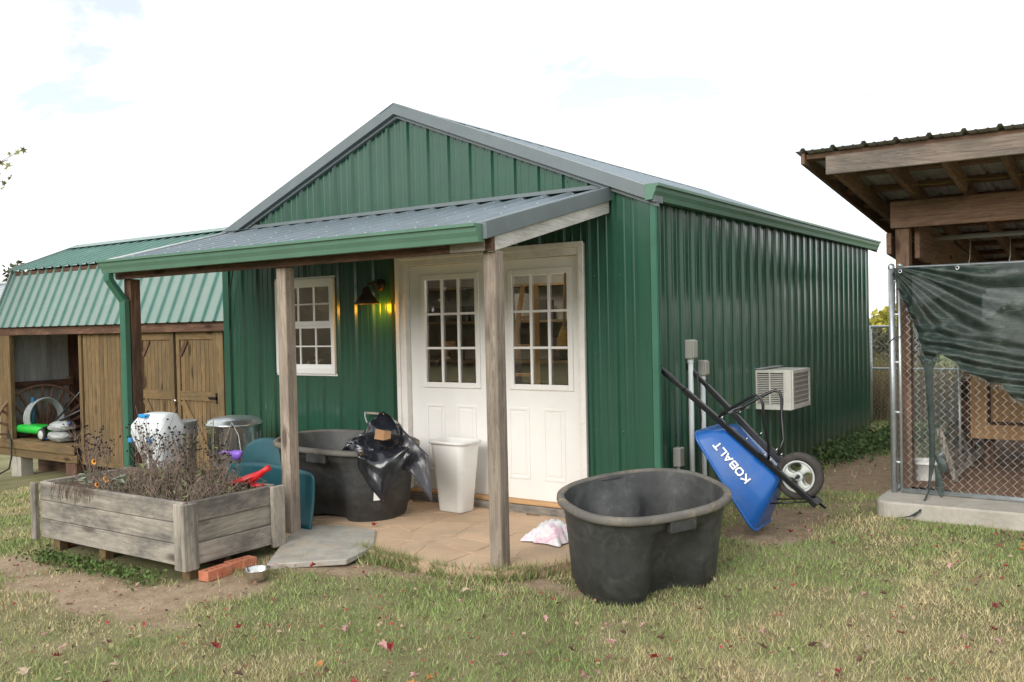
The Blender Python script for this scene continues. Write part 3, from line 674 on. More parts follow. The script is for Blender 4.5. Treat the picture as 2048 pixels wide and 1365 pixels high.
# ---- porch (part of the workshop)
WZ, GZp, GY = 2.60, 2.205, -1.63
def prz(y): return GZp + (WZ - GZp) * (y - GY) / (-GY)
def xle(y): return -4.42 + (-.33) * (y - GY) / (-GY)
XE = -.31
pn = Vector((0, -(WZ - GZp), -GY)).normalized()
seams = [x for x in np.arange(XE, -4.4, -.9144)] + [None]
for i in range(len(seams) - 1):
    a1 = seams[i]; last = seams[i + 1] is None; a0 = -4.42 if last else seams[i + 1]
    if i == len(seams) - 2:
        pr = ribs(a0, a1, -.38)
        part('porch_roof_panel', slate, ws, lambda b: sheet(b, pr, lambda q: (q if q > -4.3 else xle(0) + (q + 4.42), -.03, WZ), lambda q: (q, GY - .03, prz(GY - .03)), pn))
        if last: part('porch_roof_panel', slate, ws, lambda b: b.add([(-4.42, GY - .03, prz(GY - .03)), (a0 + .02, GY, GZp), (-4.25, -.03, WZ), (xle(0), -.03, WZ)], [(0, 1, 2, 3)]))
    else:
        part('porch_roof_panel', slate, ws, lambda b: sheet(b, ribs(a0, a1, -.38), lambda q: (q, -.03, WZ), lambda q: (q, GY - .03, prz(GY - .03)), pn))
def screws(b):
    for k, x in enumerate(np.arange(-4.2, -.35, .2286)):
        for y in (-.25, -.75, -1.2, -1.55):
            z = prz(y) + .024; xx = x + (.0 if k % 2 else .05); r_ = .007
            b.add([(xx - r_, y - r_, z), (xx + r_, y - r_, z), (xx + r_, y + r_, z), (xx - r_, y + r_, z), (xx, y, z + .007)], [(0, 1, 4), (1, 2, 4), (2, 3, 4), (3, 0, 4)])
part('roof_screws', zinc, ws, screws, kind='stuff')
part('wall_flashing', slate_trim, ws, lambda b: b.add([(xle(0), -.024, WZ + .05), (XE, -.024, WZ + .05), (XE, -.024, WZ + .012), (xle(0), -.024, WZ + .012), (XE, -.10, WZ - .01 + .02), (xle(0), -.10, WZ - .01 + .02)], [(0, 3, 2, 1), (3, 5, 4, 2)]), solid=.003)
def prake(b, xa, xb):
    b.add([(x, y, prz(y) + dz) for y in (GY - .04, 0 - .02) for x, dz in ((xa, -.075), (xb, -.075), (xb, .035), (xa, .035))],
          [(0, 1, 2, 3), (7, 6, 5, 4), (0, 4, 5, 1), (1, 5, 6, 2), (2, 6, 7, 3), (3, 7, 4, 0)])
part('porch_rake_trim', slate_trim, ws, lambda b: prake(b, XE, XE + .03), bevel=.003)
part('porch_rake_trim', simple('pale_roof_edge', (.55, .58, .58), rough=.4), ws, lambda b: b.tube([(xle(-1.63) - .005, GY - .03, GZp + .01), (xle(0), -.03, WZ + .01)], .012, 6))
def raft(b, xa, xb, lo, hi):
    b.add([(x, y, prz(y) + dz) for y in (GY + .055, -.03) for x, dz in ((xa, lo), (xb, lo), (xb, hi), (xa, hi))],
          [(0, 1, 2, 3), (7, 6, 5, 4), (0, 4, 5, 1), (1, 5, 6, 2), (2, 6, 7, 3), (3, 7, 4, 0)])
part('rafter', wood('pale_rafter', 'y', (.30, .29, .27), (.48, .47, .44), (.60, .58, .55), stain=(.25, .24, .22)), ws, lambda b: raft(b, XE - .035, XE + .006, -.17, -.05), bevel=.003)
for x in (-1.2, -2.1, -3.0, -3.9): part('rafter', BEAM['y'], ws, lambda b: raft(b, x, x + .04, -.15, -.012))
bx('porch_beam', BEAM['x'], ws, -4.36, -.30, -1.59, -1.55, 2.055, 2.195)
bx('porch_beam', GREY['x'], ws, -.62, -.345, -1.606, -1.592, 2.055, 2.13)
bx('ledger_board', BEAM['x'], ws, -4.6, -.35, -.062, -.025, 2.42, 2.545)
part('porch_gutter', green_trim, ws, lambda b: gutter(b, (-4.36, -1.655, 2.215), (1, 0, 0), (0, -1, 0), 4.05, drop=.11, w=.10), solid=.003)
for i, x in enumerate((-.352, -2.285, -4.25)):
    w_ = .048; zf = GZ(x, -1.5) - .02
    o = bx('porch_post', POST['z'] if i < 2 else BEAM['z'], ws, x - w_, x + w_, -1.5 - w_, -1.5 + w_, zf, 2.056, bevel=.005)
    if i == 2: o['label'] = 'dark brown porch post beside the downspout'
part('porch_downspout', bpy.data.materials['downspout_paint'], ws, lambda b: (b.bar((-4.28, -1.70, 2.11), (-4.28, -1.70, 2.03), .07, .055, (0, 1, 0)), b.bar((-4.28, -1.70, 2.05), (-4.24, -1.585, 1.86), .07, .055, (0, 1, 0)), b.bar((-4.24, -1.585, 1.88), (-4.24, -1.585, .05), .075, .06, (0, 1, 0))), bevel=.008)

# ---- patio
pt = thing('patio', 'sandy tan flagstone patio under the porch roof', 'patio', (-2.2, -.8, 0))
ptp = [(-4.3, -.02)] + [(x, float(patio_edge(x))) for x in np.arange(-4.3, 0.01, .1)] + [(.02, -.02)]
part('mortar_bed', sandm, pt, lambda b: b.prism(ptp, -.08, .0485))
gxn, gyn = 12, 5; rp = random.Random(3)
G = {}
for i in range(gxn + 1):
    for j in range(gyn + 1):
        x = -4.25 + 4.22 * i / gxn + (rp.uniform(-.15, .15) if 0 < i < gxn else 0); t_ = j / gyn + (rp.uniform(-.08, .08) if 0 < j < gyn else 0)
        e = float(patio_edge(x)) + .03; G[i, j] = Vector((x, -.03 + (e + .03) * t_, 0))
for i in range(gxn):
    for j in range(gyn):
        q = [G[i, j], G[i, j + 1], G[i + 1, j + 1], G[i + 1, j]]; c = sum(q, Vector()) / 4
        poly = []
        for k in range(4):
            a, b_2 = q[k], q[(k + 1) % 4]
            for tt in (.12, .5, .88):
                p_ = a.lerp(b_2, tt); p_ = c + (p_ - c) * (1 - .005 / max(.1, (p_ - c).length)); poly.append((p_.x + rp.uniform(-.008, .008), p_.y + rp.uniform(-.008, .008)))
        MB().prism(poly, .02, .0505 + rp.uniform(0, .002)).build('flagstone', stonem, pt)
slp = [(-1.82, -2.15), (-1.62, -2.02), (-1.36, -1.86), (-1.40, -1.55), (-1.72, -1.18), (-2.02, -1.16), (-2.36, -1.34), (-2.12, -1.72)]
slz = lambda y: .064 + .046 * min(0, (y + 1.68)) / .45
sb = MB(); sb.add([(x, y, slz(y) - .04) for x, y in slp] + [(x, y, slz(y)) for x, y in slp], [tuple(range(7, -1, -1)), tuple(range(8, 16))] + [(i, (i + 1) % 8, 8 + (i + 1) % 8, 8 + i) for i in range(8)])
sb.build('stone_slab', slatem, None, bevel=.006, label='flat grey slate slab lying between planter and patio', cat='stone slab')

# ---- wall lamp
lp = thing('wall_lamp', 'bronze barn style wall lamp with a yellow glow beside the door', 'wall lamp', (-2.70, -.03, 1.9))
part('mounting_plate', bronze, lp, lambda b: b.rings([[(-2.68 + math.cos(a) * r_, y, 1.97 + math.sin(a) * r_) for a in np.linspace(0, 2 * math.pi, 16, endpoint=False)] for r_, y in ((.055, -.02), (.058, -.035), (.03, -.055))], caps=(True, True)))
part('arm', bronze, lp, lambda b: b.tube([(-2.68, -.05, 1.975), (-2.69, -.10, 1.99), (-2.715, -.15, 1.975), (-2.72, -.17, 1.94)], .010, 8))
part('lamp_shade', bronze, lp, lambda b: b.lathe((-2.72, -.17, 1.80), [(.110, .0), (.113, .006), (.075, .06), (.04, .10), (.036, .135), (.02, .15), (.0, .155)], 24), solid=.003)
bulbm, nt, b_ = mat('lit_bulb'); b_.inputs['Emission Color'].default_value = (1, .72, .18, 1); b_.inputs['Emission Strength'].default_value = 3
part('bulb', bulbm, lp, lambda b: b.lathe((-2.72, -.17, 1.805), [(.0, .0), (.022, .01), (.028, .03), (.02, .06), (.0, .07)], 12))
pl = bpy.data.lights.new('lamp_light', 'POINT'); pl.energy = 3.2; pl.color = (1.0, .42, .01); pl.shadow_soft_size = .06
plo = bpy.data.objects.new('lamp_light', pl); plo.location = (-.0, -.0, -.115); plo.parent = lp; plo.location = (.03, -.085, -.125); COL.objects.link(plo)
# ---- interior things close behind the glass
il = bpy.data.lights.new('ceiling_bulb', 'POINT'); il.energy = 30; il.color = (1, .95, .86); il.shadow_soft_size = .15
ilo = bpy.data.objects.new('ceiling_bulb', il); ilo.location = (-1.9, 1.35, 2.3); COL.objects.link(ilo)
t = thing('step_ladder', 'pale wooden step ladder inside, seen through the left door panes', 'ladder', (-1.75, .9, .02))
part('rail', PLY['z'], t, lambda b: b.bar((-2.0, .75, .05), (-1.8, 1.0, 1.95), .06, .03)); part('rail', PLY['z'], t, lambda b: b.bar((-1.5, .75, .05), (-1.66, 1.0, 1.95), .06, .03))
for k in range(6): part('rung', PLY['x'], t, lambda b: b.bar((-1.98 + .03 * k, .78 + .04 * k, .3 + .27 * k), (-1.53 - .02 * k, .78 + .04 * k, .3 + .27 * k), .06, .025))
t = thing('barrel', 'aqua plastic barrel inside, behind the right door panes', 'barrel', (-.85, 1.2, .02)); part('body', aquapl, t, lambda b: b.lathe((-.85, 1.2, .75), [(.0, 0), (.24, .0), (.27, .2), (.27, .7), (.24, .88), (0, .88)], 20)); 
part('stand', PLY['x'], t, lambda b: b.box(-1.15, -.55, .9, 1.5, .02, .745))
t = thing('broom', 'straw broom hanging inside behind the right door', 'broom', (-1.02, .45, .02)); part('handle', PLY['z'], t, lambda b: b.tube([(-1.02, .45, 1.55), (-1.02, .5, 2.2)], .012, 6)); part('bristles', straw, t, lambda b: b.lathe((-1.02, .45, 1.36), [(.0, 0), (.075, .0), (.06, .1), (.02, .2), (0, .2)], 12))
t = thing('tool_shelf', 'cluttered wooden shelf against the wall inside, seen through the door panes', 'shelf', (-1.6, 2.3, .02))
for z in (.7, 1.15, 1.6, 2.0): bx('shelf_board', TAN['x'], t, -4.4, -.3, 2.2, 2.55, z, z + .03)
rc = random.Random(8)
for k in range(26):
    x = -4.3 + k * .155; z = rc.choice((.73, 1.18, 1.63)); h = rc.uniform(.12, .34); w_ = rc.uniform(.07, .13)
    c = MB().box(x, x + w_, 2.24, 2.42, z, z + h).build('storage_box', rc.choice((darkm, card, acm, darkm, yellowp, card, darkm)), None, bevel=.006)
    c['label'] = 'storage box inside the workshop on the ' + {.73: 'lowest', 1.18: 'middle', 1.63: 'upper'}[z] + ' shelf, ' + ('seen through the window' if x < -3 else 'seen through the left door' if x < -1.6 else 'seen through the right door'); c['category'] = 'storage box'; c['group'] = 'boxes on the shelf inside'

# ---- cable hanging at the left porch end
MB().tube([(-4.6, -.10, 2.42), (-4.63, -.10, 2.25), (-4.74, -.07, 2.0), (-4.77, -.06, 1.75), (-4.78, -.05, 1.6)], .008, 6).build('power_cord', hosem, None, label='black cord hanging down the wall at the left end of the porch', cat='cord')

# ---- air conditioner
ac = thing('air_conditioner', 'white window air conditioner sticking out of the green side wall', 'air conditioner', (.2, 2.5, .73))
bx('case', acm, ac, .02, .355, 2.235, 2.775, .735, 1.10, bevel=.006)
part('side_frame', acm, ac, lambda b: (b.box(.02, .36, 2.215, 2.233, 1.075, 1.105), b.box(.02, .36, 2.215, 2.233, .73, .775), b.box(.02, .035, 2.215, 2.233, .775, 1.075), b.box(.285, .36, 2.215, 2.233, .775, 1.075), b.box(.148, .162, 2.215, 2.233, .775, 1.075)), bevel=.002)
for k in range(17):
    z = .785 + k * .0172
    for (a, c) in ((.036, .147), (.163, .284)): part('louvre', acm, ac, lambda b: b.add([(a, 2.231, z), (c, 2.231, z), (c, 2.217, z - .006), (a, 2.217, z - .006), (a, 2.231, z + .003), (c, 2.231, z + .003), (c, 2.217, z - .003), (a, 2.217, z - .003)], [(0, 1, 2, 3), (7, 6, 5, 4), (3, 2, 6, 7)]))
part('vent_backing', darkm, ac, lambda b: b.box(.036, .284, 2.2335, 2.2345, .776, 1.074))
part('rear_frame', acm, ac, lambda b: (b.box(.356, .372, 2.235, 2.262, .735, 1.10), b.box(.356, .372, 2.745, 2.775, .735, 1.10), b.box(.356, .372, 2.262, 2.745, 1.068, 1.10), b.box(.356, .372, 2.262, 2.745, .735, .775)), bevel=.002)
part('fin_panel', acfin, ac, lambda b: b.box(.3555, .362, 2.262, 2.745, .775, 1.068))
for k in range(6): part('fin_rib', acm, ac, lambda b: b.box(.362, .369, 2.262, 2.745, .80 + k * .046, .806 + k * .046))
part('top_flange', galv_dull, ac, lambda b: b.box(.02, .10, 2.20, 2.80, 1.112, 1.118))
# ---- conduits and boxes
cg = 'electrical conduits on the side wall'
for (y, z1, bw, bh, lab) in ((.62, 1.28, .085, .155, 'taller grey outdoor socket box on a white pipe on the side wall'), (.86, 1.13, .075, .13, 'shorter grey socket box on a white pipe, just behind the taller one')):
    t = thing('electrical_box', lab, 'electrical box', (.05, y, 0), cg)
    part('pipe', pvc, t, lambda b: (b.tube([(.055, y, -.02), (.055, y, z1)], .021, 10), b.lathe((.055, y, z1 - .03), [(.026, 0), (.026, .04)], 10)))
    bx('box', greybox, t, .022, .09, y - bw / 2, y + bw / 2, z1, z1 + bh, bevel=.008)
    bx('cover', greybox, t, .0905, .10, y - bw / 2 - .004, y + bw / 2 + .004, z1 + .01, z1 + bh - .008, bevel=.004)
t = thing('electrical_box', 'small grey electrical box low on the side wall by the corner', 'electrical box', (.05, .36, 0), cg)
part('pipe', pvc, t, lambda b: b.tube([(.05, .36, -.02), (.05, .36, .46)], .014, 8)); bx('box', greybox, t, .022, .085, .315, .405, .45, .60, bevel=.008)
MB().tube([(.12, .60, 1.15), (.10, .70, .8), (.09, .68, .45), (.16, .62, .12), (.3, .6, .0)], .008, 6).build('power_cord', hosem, None, label='dark cord hanging beside the white pipes on the side wall', cat='cord')

# ================================================================== STOCK TANKS
def se(t, a, b, n=2.6):
    c, s_ = math.cos(t), math.sin(t)
    return (math.copysign(abs(c) ** (2 / n), c) * a, math.copysign(abs(s_) ** (2 / n), s_) * b)
def stock_tank(O, yaw, nrm, L, Wd, H, label):
    """oval tub with a waist in the middle of its long sides, standing on slightly sloping ground"""
    t = thing('stock_tank', label, 'stock tank', tuple(O), 'black oval stock tanks')
    n_ = Vector((nrm[0], nrm[1], 1)).normalized(); a_ = Vector((math.cos(yaw), math.sin(yaw), 0)); a_ = (a_ - n_ * a_.dot(n_)).normalized(); b_2 = n_.cross(a_)
    M = Matrix.Identity(4)
    for i in range(3): M[i][0] = a_[i]; M[i][1] = b_2[i]; M[i][2] = n_[i]; M[i][3] = O[i]
    NS = 96
    def ring(off, h, ind=0.0):
        out = []
        for k in range(NS):
            x, y = se(2 * math.pi * k / NS, L / 2 + off, Wd / 2 + off, 2.5)
            y *= 1 - ind * math.exp(-(x / (.155 * L)) ** 4)
            out.append((x, y, h))
        return out
    def pt_(name, m_, fn, **k):
        b = MB(); fn(b); b.xf(M); return b.build(name, m_, t, **k)
    outer = [(-.108, 0, .44), (-.100, .012, .44), (-.090, .15 * H, .43), (-.078, .165 * H, .41), (-.064, .45 * H, .34), (-.050, .70 * H, .21), (-.0485, .715 * H, .20), (-.045, .73 * H, .18), (-.0455, .80 * H, .12), (-.038, .83 * H, .04), (-.034, .93 * H, .0), (-.030, .94 * H, .0)]
    pt_('tub_body', blackpl, lambda b: (b.rings([ring(*q) for q in outer], caps=(True, False)),
         b.rings([ring(o_, h_, i_) for o_, h_, i_ in ((-.040, .985 * H, 0), (-.052, .93 * H, 0), (-.072, .78 * H, .08), (-.085, .71 * H, .28), (-.098, .4 * H, .44), (-.125, .03, .54))], caps=(False, True))))
    pt_('rim', rimpl, lambda b: b.rings([ring(o_, h_) for o_, h_ in ((-.030, .925 * H), (.0, .93 * H), (.004, .95 * H), (.002, .985 * H), (-.012, H), (-.035, H), (-.042, .985 * H), (-.040, .95 * H))]))
    for s_ in (-1, 1):
        w = .09; yo, yi = s_ * (Wd / 2 - .004), s_ * (Wd / 2 - .05)
        pt_('rim_tab', blackpl, lambda b: b.add([(-w, yi, .81 * H), (w, yi, .81 * H), (w, yi, .97 * H), (-w, yi, .97 * H), (-w, yo, .81 * H), (w, yo, .81 * H), (w, yo, .97 * H), (-w, yo, .97 * H)],
              [(3, 2, 1, 0), (4, 5, 6, 7), (0, 1, 5, 4), (1, 2, 6, 5), (2, 3, 7, 6), (3, 0, 4, 7)]), bevel=.006)
    return t
t1 = stock_tank(Vector((.449, -1.075, -.066)), math.radians(59.5), (.08, -.125), 1.06, .853, .618, 'big empty black stock tank standing on the lawn in front of the corner')
t2 = stock_tank(Vector((-2.436, -.761, .074)), math.radians(11), (.055, -.034), 1.22, .89, .590, 'black stock tank under the porch with a torn rubbish bag in it')
part('price_sticker', vinyl, t2, lambda b: b.add([(-1.915, -.995, .235), (-1.878, -.955, .238), (-1.873, -.951, .335), (-1.91, -.991, .332)], [(0, 1, 2, 3)]), solid=.002)

# ---- torn black rubbish bag with cardboard, lying over the right end of the porch tank
def blob(b, c, r, n=16, m_=26, amp=.25, seed=1, fr=5.0, wr=14):
    rs_ = []
    for i in range(n + 1):
        th = math.pi * i / n; row = []
        for j in range(m_):
            ph = 2 * math.pi * j / m_; d = Vector((math.sin(th) * math.cos(ph), math.sin(th) * math.sin(ph), math.cos(th)))
            q = 1 + amp * (float(fbm(d.x * 1.7 * fr / 5 + d.z * 2 + 9, d.y * 1.7 * fr / 5 - d.z + 4, seed, 4)) - .5) * 2 + .07 * math.sin(wr * (d.x * 1.3 + d.z * .8 + math.sin(ph * 3) * .3) + seed)
            row.append((c[0] + d.x * r[0] * q, c[1] + d.y * r[1] * q, c[2] + d.z * r[2] * q))
        rs_.append(row)
    b.rings(rs_)
bg = thing('rubbish_bag', 'torn black rubbish bag spilling over the end of the porch tank', 'rubbish bag', (-1.9, -.95, .6))
part('bag_bundle', bagblk, bg, lambda b: (blob(b, (-1.88, -.90, .72), (.17, .14, .15), amp=.45, seed=3), blob(b, (-2.04, -.98, .64), (.15, .11, .08), amp=.5, seed=8)))
def drape(b, P0, U, V, nu, nv, amp, seed, taper=None):
    """cloth: P0(u) start line, hanging along V with folds"""
    g = []
    for j in range(nv + 1):
        row = []
        for i in range(nu + 1):
            u, v = i / nu, j / nv; p = Vector(P0(u, v))
            f = (float(fbm(u * 5 + seed, v * 2.2, seed, 3)) - .5) * 2 * amp + .35 * amp * math.sin(u * 17 + v * 3 + seed)
            row.append(tuple(p + Vector(U) * f + Vector(V) * f * .4))
        g.append(row)
    b.rings(g, closed_ring=False)
rdir = Vector((.89, -.456, 0))
def flap(u, v):   # over the rim and down outside
    base = Vector((-1.93, -1.16, .64)).lerp(Vector((-1.62, -.92, .67)), u)
    drop = (.30 * (1 - abs(u - .45) * 1.9) + .05)
    out = Vector((.42, -.36, 0)).normalized() * (.02 + .10 * min(1, v * 3))
    return base + out + Vector((0, 0, .07 * math.sin(v * 1.6) * (1 - v) - max(.05, drop) * v * 1.15))
part('hanging_flap', bagblk, bg, lambda b: drape(b, flap, (.5, -.6, .2), (.6, .6, 0), 18, 12, .035, 5), solid=.002)
def wing(u, v):
    a = Vector((-1.80, -.86, .86)).lerp(Vector((-1.46, -.86, .60)), u); c = Vector((-1.72, -.98, .52)).lerp(Vector((-1.40, -.90, .42)), u ** 2)
    p = a.lerp(c, v); 
    if u > .7: p.z -= (u - .7) * .55 * v
    return p
bagthin = simple('thin_bag_film', (.06, .06, .068), rough=.25, var=.2, alpha=.88)
part('bag_wing', bagthin, bg, lambda b: drape(b, wing, (.3, -.8, .1), (0, 0, 1), 14, 10, .03, 12), solid=.0015)
part('bag_collar', bagblk, bg, lambda b: drape(b, lambda u, v: Vector((-2.26, -1.06, .60)).lerp(Vector((-1.98, -.93, .84)), u) + Vector((.05 + .12 * v, .16 * v - .05, -.02 - .16 * v * (1 - u * .6))), (.3, -.6, .4), (.4, 0, .4), 12, 8, .05, 21), solid=.002)
MB().add([(-1.815, -1.075, .735), (-1.745, -1.05, .725), (-1.735, -1.045, .80), (-1.80, -1.07, .812), (-1.715, -1.0, .735), (-1.712, -1.0, .79)], [(0, 1, 2, 3), (1, 4, 5, 2)]).build('torn_cardboard', card, None, solid=.006, label='piece of brown cardboard poking out of the torn black bag', cat='cardboard')

# ---- D-handle shovel against the wall
sh = thing('shovel', 'grey D-handled shovel standing against the green wall behind the tank', 'shovel', (-2.79, -.06, .06))
part('handle_grip', GREY['x'], sh, lambda b: b.tube([(-2.855, -.07, .80), (-2.715, -.07, .80)], .012, 8))
part('handle_yoke', galv_dull, sh, lambda b: (b.tube([(-2.865, -.07, .81), (-2.868, -.07, .77), (-2.855, -.07, .73), (-2.82, -.07, .68)], .007, 6), b.tube([(-2.705, -.07, .81), (-2.702, -.07, .77), (-2.715, -.07, .73), (-2.75, -.07, .68)], .007, 6), b.tube([(-2.785, -.07, .70), (-2.785, -.07, .60)], [.028, .022], 8)))
part('shaft', GREY['z'], sh, lambda b: b.tube([(-2.785, -.07, .62), (-2.785, -.14, .22)], .017, 8))
part('blade', galv_dull, sh, lambda b: b.rings([[(-2.785 + x, -.14 - .03 * z_ + .015 * math.cos(x * 14), .25 - z_ * .2) for x in np.linspace(-w_, w_, 7)] for z_, w_ in ((0, .08), (.5, .09), (.95, .08))], closed_ring=False), solid=.002)

# ---- white bin
def rrect(cx, cy, a, b_2, r_, z, yaw=0, n=5):
    out = []; ca, sa = math.cos(yaw), math.sin(yaw)
    for (sx, sy, a0) in ((1, 1, 0), (-1, 1, 90), (-1, -1, 180), (1, -1, 270)):
        for k in range(n):
            t_ = math.radians(a0 + 90 * k / (n - 1)); x = sx * (a - r_) + r_ * math.cos(t_); y = sy * (b_2 - r_) + r_ * math.sin(t_)
            out.append((cx + x * ca - y * sa, cy + x * sa + y * ca, z))
    return out
wb_ = thing('waste_bin', 'tall white plastic waste bin standing open in front of the left door', 'waste bin', (-1.665, -.27, .055))
yw = math.radians(-4); bc = (-1.665, -.27)
part('bin_body', binpl, wb_, lambda b: (b.rings([rrect(*bc, *q, yw) for q in ((.125, .088, .04, .055), (.13, .092, .045, .062), (.155, .112, .05, .36), (.182, .132, .06, .625))], caps=(True, False)),
                                     b.rings([rrect(*bc, *q, yw) for q in ((.177, .127, .058, .625), (.150, .107, .05, .36), (.125, .087, .04, .075))], caps=(False, True))))
part('bin_rim', binpl, wb_, lambda b: b.rings([rrect(*bc, *q, yw) for q in ((.181, .131, .06, .615), (.198, .148, .07, .618), (.202, .152, .07, .63), (.196, .146, .068, .642), (.182, .132, .06, .64), (.177, .127, .058, .62))]))

# ---- galvanised can, mint bucket, grey tub
gc = thing('metal_trash_can', 'galvanised trash can with a shiny lid against the green wall', 'trash can', (-4.12, -.55, .05))
part('can_body', zinc, gc, lambda b: b.lathe((-4.12, -.55, .05), [(.20, 0), (.205, .02), (.21, .05), (.225, .30), (.232, .31), (.228, .33), (.245, .62), (.252, .63), (.250, .66)], 40, True))
for k in range(20):
    a = 2 * math.pi * k / 20; part('body_rib', zinc, gc, lambda b: b.tube([(-4.12 + math.cos(a) * .222, -.55 + math.sin(a) * .222, .13), (-4.12 + math.cos(a) * .246, -.55 + math.sin(a) * .246, .62)], .007, 4))
part('lid', zinc, gc, lambda b: b.lathe((-4.12, -.55, .70), [(.262, -.02), (.272, -.01), (.270, .005), (.255, .012), (.245, .035), (.20, .055), (.10, .07), (.0, .075)], 40))
part('side_handle', zinc, gc, lambda b: b.tube([(-3.90, -.66, .53), (-3.86, -.70, .52), (-3.85, -.70, .45), (-3.88, -.66, .44)], .006, 6))
def bucket(name, label, c, r0, r1, h, mt_, cat='bucket', handle=True, rimm=None, group=None):
    t = thing(name, label, cat, c, group)
    part('bucket_body', mt_, t, lambda b: b.lathe(c, [(r0, 0), (r0 + .004, .01), (r0 + (r1 - r0) * .8, h * .8), (r1 + .008, h * .81), (r1 + .006, h * .88), (r1, h * .89), (r1 + .003, h * .97), (r1 + .008, h), (r1 - .004, h), (r1 - .008, h * .95), (r0 - .002, .012)], 28, True))
    if handle: part('handle', galv_dull, t, lambda b: b.tube([(c[0] + (r1 + .008) * math.cos(a), c[1] - .05 - .1 * math.sin(a) * .6, c[2] + h * .85 - .12 * math.sin(a)) for a in np.linspace(0, math.pi, 12)], .003, 5))
    return t
bucket('plastic_bucket', 'pale mint plastic bucket between the trash can and the porch tank', (-3.66, -.40, .055), .125, .16, .40, mintpl)
bucket('plastic_tub', 'grey and white tub half hidden by dead stems beside the trash can', (-4.20, -1.12, .055), .14, .17, .72, simple('grey_tub', (.20, .20, .195), rough=.5), cat='tub', handle=False)
# wire hoop (plant support) crossing in front of the trash can
MB().tube([(-3.55, -1.2, .4), (-3.50, -1.15, .62), (-3.4, -1.15, .80), (-3.25, -1.2, .70), (-3.15, -1.25, .5)], .004, 5).build('wire_hoop', galv_dull, None, label='thin bent wire hoop standing in front of the trash can', cat='wire hoop')

# ---- teal sled leaning behind the planter
td = thing('plastic_sled', 'dark teal plastic sled lying on its side behind the planter', 'sled', (-2.8, -1.35, .06))
def sheetgrid(b, fn, nu, nv): b.rings([[fn(i / nu, j / nv) for i in range(nu + 1)] for j in range(nv + 1)], closed_ring=False)
def sled_front(u, v):
    x = -3.36 + 1.13 * u; top = .47 + .05 * math.sin(u * 3.1); cr = min(1, (1 - u) / .045, 99); top -= .035 * (1 - math.sqrt(max(0, 1 - (1 - cr) ** 2)))
    z = .06 + (top - .06) * v; y = -1.33 - .10 * (1 - v) ** 3 * (1 if u > .6 else .3) - .02 * math.sin(u * 5); return (x + .05 * (1 - v) ** 4 * u, y, z)
part('sled_deck', tealpl, td, lambda b: sheetgrid(b, sled_front, 40, 12), solid=.012)
def sled_back(u, v):
    a = math.pi * u; r_ = .32 * (v ** .6); x = -3.02 - math.cos(a) * .37 * (.3 + .7 * v ** .4); z = .30 + .375 * math.sin(a) ** .45 * v; return (x, -1.10 + .05 * v - .10 * math.sin(a) * (1 - v), z)
part('sled_hood', tealpl, td, lambda b: sheetgrid(b, sled_back, 24, 10), solid=.012)
pc = thing('plastic_scoop', 'small purple plastic scoop lying on the teal sled', 'scoop', (-3.1, -1.32, .52))
part('cup', purple, pc, lambda b: b.xf(Matrix.Identity(4)).rings([[(-3.09 + r_ * math.cos(a), -1.36 + .5 * r_ * math.sin(a), z) for a in np.linspace(0, 2 * math.pi, 20, endpoint=False)] for r_, z in ((.04, .53), (.06, .56), (.075, .60), (.07, .60), (.05, .555))], caps=(True, True)))
part('handle', purple, pc, lambda b: b.tube([(-3.15, -1.38, .59), (-3.22, -1.38, .585), (-3.28, -1.38, .57)], [.016, .013, .010], 8))
# ---- milky plastic container with blue clips
jg = thing('plastic_container', 'milky white tapered plastic container with blue clips behind the planter', 'container', (-3.95, -1.5, .06))
def jug(b):
    prof = [(-3.62, -3.54, .06, .03), (-3.67, -3.53, .30, .07), (-3.76, -3.52, .48, .10), (-3.88, -3.50, .66, .12), (-3.93, -3.48, .75, .125), (-3.93, -3.48, .82, .12), (-3.87, -3.51, .88, .10), (-3.81, -3.51, .915, .08), (-3.75, -3.56, .925, .04)]
    b.rings([rrect((xa + xb) / 2, -1.66, (xb - xa) / 2, d, min(d, .055) * .95, z) for xa, xb, z, d in prof], caps=(True, True))
part('container_body', jugpl, jg, jug)
part('blue_clip', bluepl, jg, lambda b: b.box(-3.80, -3.68, -1.775, -1.735, .885, .915), bevel=.006)
part('blue_clip', bluepl, jg, lambda b: b.box(-3.965, -3.92, -1.77, -1.72, .67, .71), bevel=.006)
part('blue_clip', bluepl, jg, lambda b: b.box(-3.66, -3.60, -1.80, -1.77, .68, .725), bevel=.006)
part('moulded_panel', jugpl, jg, lambda b: b.add([(-3.86, -1.78, .76), (-3.60, -1.775, .76), (-3.55, -1.778, .80), (-3.60, -1.76, .85), (-3.74, -1.765, .855)], [(0, 1, 2, 3, 4)]), solid=.008)

# ================================================================== PLANTER
x0, x1, y0, y1, zt, zb = -3.88, -2.06, -2.60, -1.80, .48, .062
pr_ = thing('raised_planter', 'weathered grey wooden raised planter box full of dead flowers', 'planter', (-2.97, -2.2, -.05))
bh = (zt - zb) / 3; rp = random.Random(5)
for k in range(3):
    za, zc = zb + bh * k + (.003 if k else 0), zb + bh * (k + 1)
    j = [rp.uniform(-.004, .004) for _ in range(4)]
    bx('side_board', GREY['x'], pr_, x0 + .04, x1 - .04, y0 + .012 + j[0], y0 + .05, za, zc, bevel=.005)
    bx('side_board', GREY['x'], pr_, x0 + .04, x1 - .04, y1 - .05, y1 - .012, za, zc, bevel=.005)
    bx('side_board', GREY['y'], pr_, x1 - .05, x1 - .012 + j[2], y0 + .052, y1 - .052, za, zc, bevel=.005)
    bx('side_board', GREY['y'], pr_, x0 + .012, x0 + .05, y0 + .052, y1 - .052, za, zc, bevel=.005)
